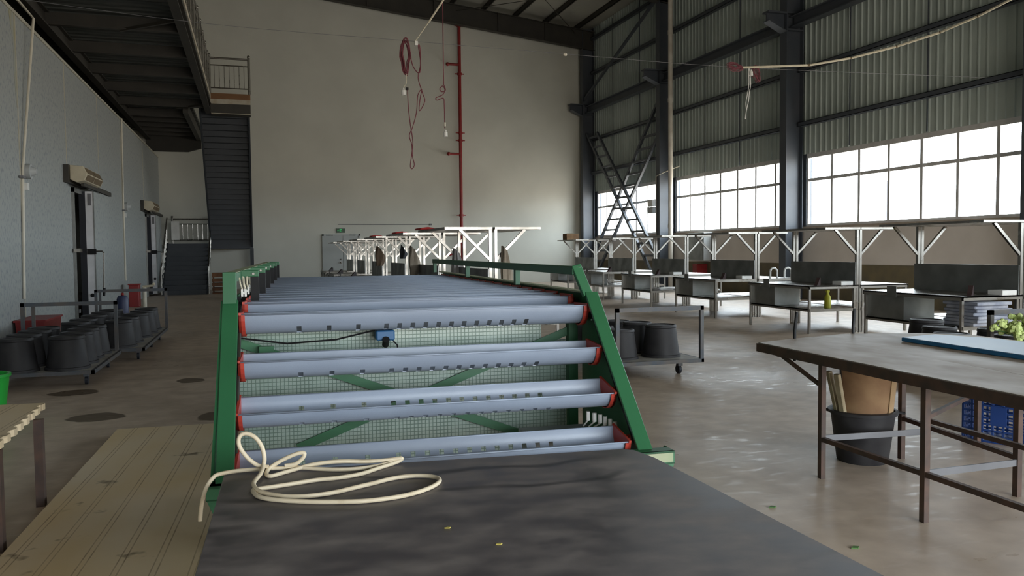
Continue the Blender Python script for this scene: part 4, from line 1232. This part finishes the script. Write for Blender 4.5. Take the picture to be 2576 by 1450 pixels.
def crate(x0, y0, z0, w, d, h, rz, label):
    r = thing('blue_crate', label, 'crate', (0, 0, 0), 0, 'blue crates stacked under the tables')
    r.location = (x0, y0, z0)
    r.rotation_euler = (0, 0, rz)
    for nm, (a, b), ax in (('slotted_side', (0, .012), 'x'), ('slotted_side', (d - .012, d), 'x'), ('slotted_end', (0, .012), 'y'), ('slotted_end', (w - .012, w), 'y')):
        mb = MB()
        L = w if ax == 'x' else d
        nx = 7
        for i in range(nx + 1):
            u = L * i / nx
            ww = .008 if 0 < i < nx else .016
            u0, u1 = max(0, u - ww), min(L, u + ww)
            mb.box(*((u0, u1, a, b) if ax == 'x' else (a, b, u0, u1)), 0, h)
        nz = 7
        for j in range(nz + 1):
            v = h * j / nz
            wv = .007 if 0 < j < nz else .015
            mb.box(*((0, L, a, b) if ax == 'x' else (a, b, 0, L)), max(0, v - wv), min(h, v + wv))
        mb.build(nm, M['blue'], r)
    MB().box(.01, w - .01, .01, d - .01, 0, .012).build('crate_floor', M['blue'], r)
    MB().box(w * .40, w * .62, -.004, 0, h * .42, h * .86).build('blank_plate', M['blue'], r)
    return r


crate(5.39, 5.06, 0, .52, .36, .34, R(-66), 'slotted blue crate on the floor at the right, lower of two')
crate(5.39, 5.06, .342, .52, .36, .34, R(-66), 'slotted blue crate at the right, stacked on top of the other')

# ================================================================== STAINLESS BENCHES
def bench(side, label, group, panel=True, box=True):
    """Origin at the near post's foot; y runs along the row away from the camera; side=-1 faces left."""
    r = thing('packing_bench', label, 'bench', (0, 0, 0), 0, group)
    s = side
    L = 2.0
    def bx(x0, x1, y0, y1, z0, z1):
        a, b = sorted((s * x0, s * x1))
        return (a, b, y0, y1, z0, z1)
    MB().box(*bx(.03, 1.05, 0, L, .838, .86)).box(*bx(1.03, 1.05, 0, L, .80, .86)).box(*bx(.03, 1.05, 0, .02, .80, .86)).box(*bx(.03, 1.05, L - .02, L, .80, .86)).build('worktop', M['stainless'], r)
    MB().box(*bx(.05, 1.03, .02, L - .02, .425, .445)).box(*bx(1.01, 1.03, .02, L - .02, .395, .445)).box(*bx(.05, 1.03, .0, .02, .395, .445)).build('lower_shelf', M['stainless'], r)
    for y in (.02, L - .06):
        MB().box(*bx(1.0, 1.04, y, y + .04, 0, .80)).build('leg', M['stainless'], r)
        MB().box(*bx(.07, .11, y, y + .04, 0, .80)).build('leg', M['stainless'], r)
        MB().box(*bx(.012, .055, y, y + .05, 0, 1.865)).build('post', M['stainless'], r)
        MB().beam((s * .05, y + .025, 1.42), (s * .50, y + .025, 1.865), .04, .04, (0, 1, 0)).build('brace', M['stainless'], r)
    MB().box(*bx(.01, .74, -.02, L + .02, 1.865, 1.90)).build('top_shelf', M['stainless'], r)
    if panel:
        MB().box(*bx(.058, .075, .03, L - .0, .86, 1.27)).build('back_panel', M['stainless_dull'], r)
    if box:
        MB().box(*bx(.45, 1.0, L - .85, L - .05, .445, .80)).build('storage_box', M['stainless_dull'], r, bevel=.004)
        MB().box(*bx(1.052, 1.058, L - .75, L - .55, .78, .95)).build('stop_plate', M['stainless_dull'], r)
    return r


def at(o, x, y, rz):
    o.location = (x, y, 0)
    o.rotation_euler = (0, 0, rz)


RT = R(-2.6)
GW, GM = 'benches in the row along the window wall', 'benches in the middle row beside the machine'
near_w = [(10.22, 8.58), (10.46, 12.08), (10.72, 15.58), (10.95, 19.08), (11.17, 22.62), (11.35, 26.0)]
protoL = bench(-1, 'x', GW)
protoR = bench(1, 'x', GW, panel=False, box=False)
first = {'L': True, 'R': True}
def place(kind, x, y, rz, label, group):
    p = protoL if kind == 'L' else protoR
    if first[kind]:
        o = p
        first[kind] = False
    else:
        o = copy_tree(p)
    at(o, x, y, rz)
    o['label'] = label
    o['group'] = group
    return o


for i, (x, y) in enumerate(near_w):
    place('L', x, y, RT, 'stainless bench with back panel in the window-side row, facing the hall, %s from the camera' % ordn(i), GW)
    place('R', x, y, RT, 'stainless bench in the window-side row, turned to the window wall, %s from the camera' % ordn(i), GW)
near_m = [(3.43, 11.7), (3.42, 15.12), (3.41, 18.62), (3.41, 22.12), (3.42, 25.75), (3.44, 29.2)]
for i, (x, y) in enumerate(near_m):
    place('L', x, y, 0, 'stainless bench with back panel in the middle row, facing left, %s from the camera' % ordn(i), GM)
    place('R', x + .02, y, 0, 'stainless bench in the middle row, facing right, %s from the camera' % ordn(i), GM)

# things on the benches
def stripper(x, y, z, rz, label):
    mb = MB().prism([(-.10, 0), (-.05, .02), (0, .06), (.08, .14), (.12, .13), (.12, .0)], 'xz', -.03, .03)
    o = mb.build('leaf_stripper', M['blade'])
    o.location = (x, y, z)
    o.rotation_euler = (0, 0, rz)
    return tag(o, label, 'tool', 'leaf strippers on the benches')


for i, (x, y) in enumerate(near_w):
    stripper(x - .80, y + .16, .86, R(35), 'small dark leaf stripper on the near corner of the window-row bench, %s from the camera' % ordn(i))
for i in (3, 4, 5):
    x, y = near_m[i]
    stripper(x - .85, y + .3, .86, R(30), 'small dark leaf stripper on the middle-row bench, %s from the camera' % ordn(i))
for i in (0, 1, 2, 3):
    x, y = near_w[i]
    single(MB().box(x - .42, x - .16, y - .02, y + .22, .86, .93), 'white_foam_block', M['whiteplastic'], 'white block on the near end of the window-row bench, %s from the camera' % ordn(i), 'block', (x - .3, y + .1, .86), 'white blocks on the benches', bevel=.006)
mb = MB()
random.seed(11)
xx, yy = near_w[0][0], near_w[0][1]
mb = MB()
for k in range(7):
    z = .446 + k * .048
    mb.box(xx - .92 + random.uniform(-.03, .03), xx - .3 + random.uniform(-.05, .05), yy - .05 + random.uniform(-.05, .03), yy + .5 + random.uniform(-.08, .08), z, z + .046)
single(mb, 'film_stack', M['paper'], 'untidy stack of grey plastic film on the lower shelf of the nearest window-row bench', 'film', (xx - .6, yy + .3, .446), bevel=.01)
bx_, by_ = near_w[1][0] - .55, near_w[1][1] + .18
r = thing('yellow_bottle', 'yellow-green bottle on the lower shelf of the second window-row bench', 'bottle', (bx_, by_, .445))
MB().lathe([(0, 0), (.06, 0), (.06, .20), (.025, .25), (.025, .29), (0, .29)], (bx_, by_, .446), 14).build('body', M['yellow'], r, smooth=True)
MB().box(bx_ - .03, bx_ + .03, by_ - .02, by_ + .02, .73, .77).build('spray_head', M['yellow'], r)
for k, dx in enumerate((0, .42)):
    x, y = near_w[2][0] + .5 + dx * .9, near_w[2][1] + .12
    single(MB().tube([(x - .09, y, .86), (x - .09, y, 1.0)] + [(x - .09 * math.cos(R(a)), y, 1.0 + .09 * math.sin(R(a))) for a in range(20, 180, 20)] + [(x + .09, y, 1.0), (x + .09, y, .86)], .022, 8), 'cable_loop',
           M['whiteplastic'], 'white hoop standing on the far side of the third window-row bench, %s one' % ('left' if k == 0 else 'right'), 'hoop', (x, y, .86), 'white hoops on the bench', smooth=True)
x, y = near_w[5][0] - .28, near_w[5][1] + 1.6
r = thing('cardboard_box', 'brown cardboard box on the top shelf at the far end of the window-side row', 'box', (x, y, 1.9))
MB().box(x - .25, x + .22, y - .2, y + .2, 1.9, 2.13).build('carton', M['card'], r, bevel=.004)
MB().box(x - .26, x + .0, y - .215, y - .2, 2.0, 2.14).build('flap', M['card'], r)
# red cloths and clothes on the middle row
for k, (i, dx, dy) in enumerate(((1, -.62, 1.0), (2, -.6, .9), (0, -.7, 1.6))):
    x, y = near_m[i]
    x, y = x + dx, y + dy
    single(MB().prism([(-.14 + x, 1.901), (-.12 + x, 1.93), (x, 1.945), (.09 + x, 1.93), (.14 + x, 1.901)], 'xz', y - .25, y + .25), 'red_cloth', M['cloth_red'],
           'red cloth lying on the top shelf of the middle row, on the %s bench' % ordn(i), 'cloth', (x, y, 1.901), 'red cloths on the shelves', bevel=.012)

def garment(x, y, ztop, w, h, name, mt, label, cat, folds=5, group='clothes hung on the bench braces', dep=.07):
    mb = MB()
    n, m_ = 18, 10
    vs, fs = [], []
    for j in range(m_ + 1):
        t = j / m_
        ww = w * (.45 + .55 * min(1, t * 2.2)) * (1 - .35 * max(0, t - .55) / .45)
        for i in range(n):
            a = 2 * math.pi * i / n
            fold = 1 + .22 * math.sin(folds * a + 2 * t)
            vs.append((x + ww / 2 * math.cos(a) * fold + .03 * math.sin(3 * t), y + dep * math.sin(a) * fold, ztop - h * t - .05 * math.cos(a) * (1 - t)))
    for j in range(m_):
        for i in range(n):
            i2 = (i + 1) % n
            fs.append((j * n + i, j * n + i2, (j + 1) * n + i2, (j + 1) * n + i))
    fs.append(tuple(range(n)))
    fs.append(tuple(m_ * n + i for i in range(n))[::-1])
    mb.add(vs, fs)
    return single(mb, name, mt, label, cat, (x, y, ztop - h), group, smooth=True)


x0, y0 = near_m[0]
garment(x0 + .17, y0 - .04, 1.57, .17, .72, 'work_sleeve', M['cloth'], 'beige sleeve cloth hanging from the nearest brace of the middle row', 'cloth')
garment(x0 - .10, y0 + 1.9, 1.55, .22, .75, 'work_jacket', M['cloth_grey'], 'grey jacket hanging at the far end of the nearest middle-row bench', 'jacket', 7)
x1, y1 = near_m[1]
garment(x1 - .2, y1 + 1.9, 1.62, .22, .6, 'work_apron', M['cloth'], 'beige apron hanging on the second middle-row bench, far end', 'apron')
x2, y2 = near_m[2]
garment(x2 - .13, y2 + .0, 1.66, .15, .28, 'work_glove', M['rubber'], 'black glove hanging on the third middle-row bench', 'glove', 4)
garment(x2 - .16, y2 + 3.45, 1.66, .25, .5, 'work_jacket', M['cloth_brown'], 'brown jacket hanging on the fourth middle-row bench', 'jacket')

# ================================================================== BACK AND RIGHT WALL FITTINGS
ex = thing('exit_sign', 'small dark green lit exit sign above the grey back door', 'sign', (3.75, 36.97, 2.5))
MB().box(3.57, 3.94, 36.95, 37.0, 2.41, 2.60).build('panel', M['exit_dark'], ex)
mb = MB()
# running figure in a doorway and an arrow
mb.box(3.70, 3.715, 36.943, 36.95, 2.44, 2.57).box(3.70, 3.80, 36.943, 36.95, 2.557, 2.57).box(3.785, 3.80, 36.943, 36.95, 2.44, 2.57)
mb.beam((3.745, 36.946, 2.53), (3.735, 36.946, 2.49), .006, .022, (0, 1, 0)).beam((3.735, 36.946, 2.49), (3.725, 36.946, 2.45), .006, .012, (0, 1, 0)).beam((3.735, 36.946, 2.49), (3.765, 36.946, 2.46), .006, .012, (0, 1, 0)) \
  .beam((3.72, 36.946, 2.515), (3.765, 36.946, 2.525), .006, .01, (0, 1, 0)).sphere((3.752, 36.947, 2.545), .011, 6)
mb.beam((3.62, 36.946, 2.50), (3.68, 36.946, 2.50), .006, .018, (0, 1, 0)).prism([(3.60, 2.50), (3.635, 2.475), (3.635, 2.525)], 'xz', 36.943, 36.95)
mb.build('running_figure', M['exit_glow'], ex)
single(MB().tube([(3.63, 36.98, 2.78), (5.5, 36.98, 2.775), (7.85, 36.98, 2.78)], .014, 6).box(7.8, 7.9, 36.95, 37.0, 2.74, 2.82), 'wall_cable', M['grey_rail'], 'thin grey cable run on the back wall right of the exit sign', 'cable', (5.7, 36.98, 2.78))

rp = thing('red_riser_pipe', 'tall red fire riser pipe on the back wall', 'pipe', (9.26, 36.75, 0))
MB().tube([(9.26, 36.75, 0), (9.26, 36.75, 12.1)], .075, 14).build('riser', M['redpaint'], rp, smooth=True)
for z in (1.4, 6.03, 10.12):
    MB().tube([(9.26, 36.75, z), (8.70, 36.75, z)], .055, 10).sphere((8.70, 36.75, z), .09, 8).build('branch', M['redpaint'], rp, smooth=True)
for z in (3.2, 6.65, 7.0, 9.7, 11.9):
    MB().tube([(9.26, 36.75, z - .05), (9.26, 36.75, z + .05)], .11, 14).box(9.05, 9.47, 36.72, 36.78, z - .02, z + .02).build('collar', M['redpaint'], rp)
for x, y, w in ((9.1, 6.0, 'left'), (9.28, 5.2, 'lower'), (9.55, 5.4, 'right')):
    pass
dp = thing('drain_pipe', 'tall white drain pipe standing in front of the second column', 'pipe', (15.0, 27.36, 0))
MB().tube([(15.0, 27.36, 0), (15.0, 27.36, 11.6)], .085, 16).build('pipe', M['drain'], dp, smooth=True)
for z in (2.4, 7.1, 9.6):
    MB().tube([(15.0, 27.36, z - .08), (15.0, 27.36, z + .08)], .098, 16).build('coupling', M['drain'], dp, smooth=True)

eb = thing('electrical_box', 'grey electrical box on the window wall below the middle window', 'box', (15.66, 26.3, 1.1))
MB().box(15.45, 15.85, 25.75, 26.85, 1.1, 2.12).build('cabinet', M['steelbox'], eb, bevel=.01)
MB().box(15.43, 15.45, 25.8, 26.8, 1.14, 2.08).build('cabinet_door', M['stainless_dull'], eb)
fb = thing('fire_box', 'red fire extinguisher box on the floor below the grey electrical box', 'box', (15.6, 26.3, 0))
MB().box(15.4, 15.82, 26.1, 26.45, 0, .98).build('cabinet', M['redpaint'], fb, bevel=.01)
MB().box(15.39, 15.40, 26.13, 26.42, .05, .94).build('cabinet_door', M['redpaint'], fb)
fb2 = MB().cyl((15.2, 25.7, 0), (15.2, 25.7, .55), .06)
single(fb2, 'white_canister', M['whiteplastic'], 'small white canister beside the red fire extinguisher box', 'canister', (15.2, 25.7, 0))
fd = thing('flood_light', 'small white floodlight beside the second column at window height', 'lamp', (15.3, 29.45, 3.3))
MB().box(15.2, 15.4, 29.25, 29.6, 3.25, 3.5).build('housing', M['whiteplastic'], fd, bevel=.01)
MB().box(15.2, 15.4, 29.2, 29.62, 2.98, 3.22).build('ballast', M['steelbox'], fd)
MB().box(15.4, 15.85, 29.4, 29.46, 3.3, 3.36).build('bracket', M['steelbox'], fd)
single(MB().tube([(15.18, 28.85, .4), (15.18, 28.85, 4.40), (15.18, 28.2, 4.5), (15.18, 27.0, 4.62)], .02, 6), 'wall_conduit', M['pvc'], 'thin pale conduit rising beside the second column and turning along the window head', 'conduit', (15.18, 28.85, .4), smooth=True)
single(MB().sphere((5.52, 14.0, 5.12), .03, 8, (1.3, 1, 1)), 'wire_clip', M['pvc'], 'tiny pale clip on the thin overhead wire near the right corner', 'clip', (5.52, 14, 5.09))

# ================================================================== HANGING CORDS
single(MB().tube(smooth_path([(-3.6, 14.02, 5.42), (-.6, 14.0, 5.22), (2.6, 14.0, 5.17), (5.5, 14, 5.13), (9.3, 14, 5.10), (15.75, 14, 5.25)], 4), .004, 5), 'overhead_wire', M['grey_rail'], 'thin straight wire stretched across the hall overhead', 'wire', (5, 14, 5.1))
t1 = thing('hanging_tube', 'cream cord tube hanging down from the roof at top centre', 'tube', (2.74, 14, 5.14))
MB().tube([(3.9, 12.6, 7.4), (3.27, 13.7, 5.95), (2.98, 13.95, 5.5)], .016, 8).build('tube', M['cordw'], t1, smooth=True)
MB().tube([(2.98, 13.95, 5.5), (2.74, 14, 5.16)], .009, 6).build('cord', M['cordw'], t1)
MB().box(2.74, 2.79, 13.97, 14.03, 5.10, 5.17).build('connector', M['whiteplastic'], t1)

def coil(cx, cy, cz, rx, rz_, n, seed, tilt=0.0):
    random.seed(seed)
    mb = MB()
    for k in range(n):
        ox, oz = random.uniform(-.025, .025), random.uniform(-.03, .03)
        a, b = rx * random.uniform(.75, 1.15), rz_ * random.uniform(.92, 1.05)
        oy = random.uniform(-.04, .04)
        pts = []
        for i in range(20):
            w = 2 * math.pi * i / 20
            px, pz = a * math.sin(w) * (1 - .35 * (math.cos(w) < -.2)), b * math.cos(w)
            pts.append((cx + ox + px * math.cos(tilt) - pz * math.sin(tilt), cy + oy, cz + oz + px * math.sin(tilt) + pz * math.cos(tilt)))
        mb.tube(pts, .006, 5, closed=True)
    return mb


def socket(x, y, z, parent):
    MB().lathe([(0, .09), (.018, .09), (.022, .06), (.036, .05), (.038, -.03), (.03, -.03), (.028, .03), (0, .03)], (x, y, z), 12).build('lamp_socket', M['whiteplastic'], parent, smooth=True)


c1 = thing('hanging_cord_coil', 'purple-red cord coil with a white lamp socket hanging at upper centre', 'cord', (2.57, 14, 4.3))
coil(2.57, 14, 4.90, .075, .29, 14, 5).build('coil', M['cord'], c1, smooth=True)
MB().tube(smooth_path([(2.58, 14, 4.61), (2.58, 14, 4.45), (2.55, 14, 4.40), (2.53, 14, 4.36)]), .007, 6).build('lead', M['cordw'], c1)
socket(2.53, 14, 4.27, c1)
c2 = thing('tangled_cord', 'thin red twisted cord in long loops hanging beside the purple coil', 'cord', (2.75, 14, 3.2))
MB().tube(smooth_path([(2.66, 14, 4.98), (2.70, 14, 4.75), (2.82, 14, 4.64), (2.83, 14, 5.05), (2.80, 14, 5.10), (2.84, 14.02, 4.8), (2.79, 14, 4.55), (2.86, 14, 4.3), (2.90, 14, 4.15), (2.80, 14, 3.98), (2.82, 14, 4.2), (2.85, 14, 4.35), (2.78, 14, 4.25), (2.75, 14, 3.95),
                       (2.68, 14, 3.7), (2.62, 14, 3.55), (2.66, 14, 3.4), (2.67, 14, 3.2), (2.70, 14, 3.05), (2.66, 14, 2.98), (2.63, 14, 3.03), (2.66, 14, 3.25), (2.68, 14, 3.45), (2.64, 14, 3.75), (2.61, 14, 4.05), (2.60, 14, 4.35)], 5), .0085, 6).build('cord', M['cord'], c2, smooth=True)
MB().box(2.575, 2.615, 13.98, 14.02, 4.33, 4.37).build('clamp', M['black'], c2)
c3 = thing('pendant_lamp', 'thin red cord dropping to a white lamp socket, left of the red pipe', 'lamp cord', (3.25, 14, 3.5))
MB().tube(smooth_path([(3.24, 14, 7.5), (3.24, 14, 5.6), (3.24, 14, 4.55), (3.245, 14, 4.45), (3.27, 14, 4.36), (3.2, 14, 4.33), (3.17, 14, 4.38), (3.22, 14, 4.43), (3.26, 14, 4.37), (3.22, 14, 4.28), (3.1, 14, 4.22), (3.12, 14, 4.18), (3.23, 14, 4.22), (3.245, 14, 4.1), (3.25, 14, 3.7)], 5), .0085, 6).build('cord', M['cord'], c3, smooth=True)
MB().cyl((3.25, 14, 3.73), (3.25, 14, 3.80), .018, 8).build('connector', M['pvc'], c3)
socket(3.26, 14, 3.58, c3)
c4 = thing('hanging_cord_coil', 'red cord bundle with trailing white strings on the overhead wire at right', 'cord', (9.4, 14, 4.1))
coil(9.1, 14, 5.10, .06, .16, 8, 8, R(80)).build('coil', M['cord'], c4, smooth=True)
coil(9.58, 14, 4.99, .07, .15, 8, 9, R(20)).build('coil', M['cord'], c4, smooth=True)
MB().tube(smooth_path([(9.40, 14, 5.12), (9.41, 14, 4.8), (9.38, 14, 4.6), (9.34, 14, 4.42), (9.35, 14, 4.3)]), .008, 5).tube(smooth_path([(9.42, 14, 5.1), (9.45, 14, 4.8), (9.42, 14, 4.62), (9.40, 14, 4.45), (9.35, 14, 4.25), (9.33, 14, 4.1)]), .008, 5).build('string', M['whiteplastic'], c4)
socket(9.46, 14, 4.98, c4)
t2 = thing('overhead_tube', 'jointed cream cord tube sagging from the overhead wire to the upper right', 'tube', (9.3, 14, 5.1))
TP = [(9.25, 14.0, 5.10), (10.6, 13.7, 5.16), (11.35, 13.4, 5.28), (12.0, 12.9, 5.43), (12.45, 12.3, 5.58), (12.6, 11.6, 5.70), (12.55, 10.7, 5.82)]
for a, b in zip(TP, TP[1:]):
    MB().tube([a, b], .022, 8).build('tube_length', M['cordw'], t2, smooth=True)
    MB().tube([Vector(b).lerp(Vector(a), .03), b], .027, 8).build('joint_sleeve', M['grille'], t2)

# small litter
for k, (x, y) in enumerate(((2.92, 4.08), (2.92, 3.38))):
    single(MB().prism([(x - .03, y), (x, y + .02), (x + .025, y + .005), (x, y - .015)], 'xy', 0.0, .006), 'fallen_leaf', M['leaf'], 'small dry leaf on the floor right of the black table, the %s one' % ('farther' if k == 0 else 'nearer'), 'leaf', (x, y, 0), 'leaves on the floor')

# distant chimney outside the window
single(MB().cyl((55.1, 60, -2), (55.1, 60, 7.5), .26, 12), 'distant_chimney', M['pole'], 'faint grey chimney far outside the widest window', 'chimney', (55.1, 60, -2))
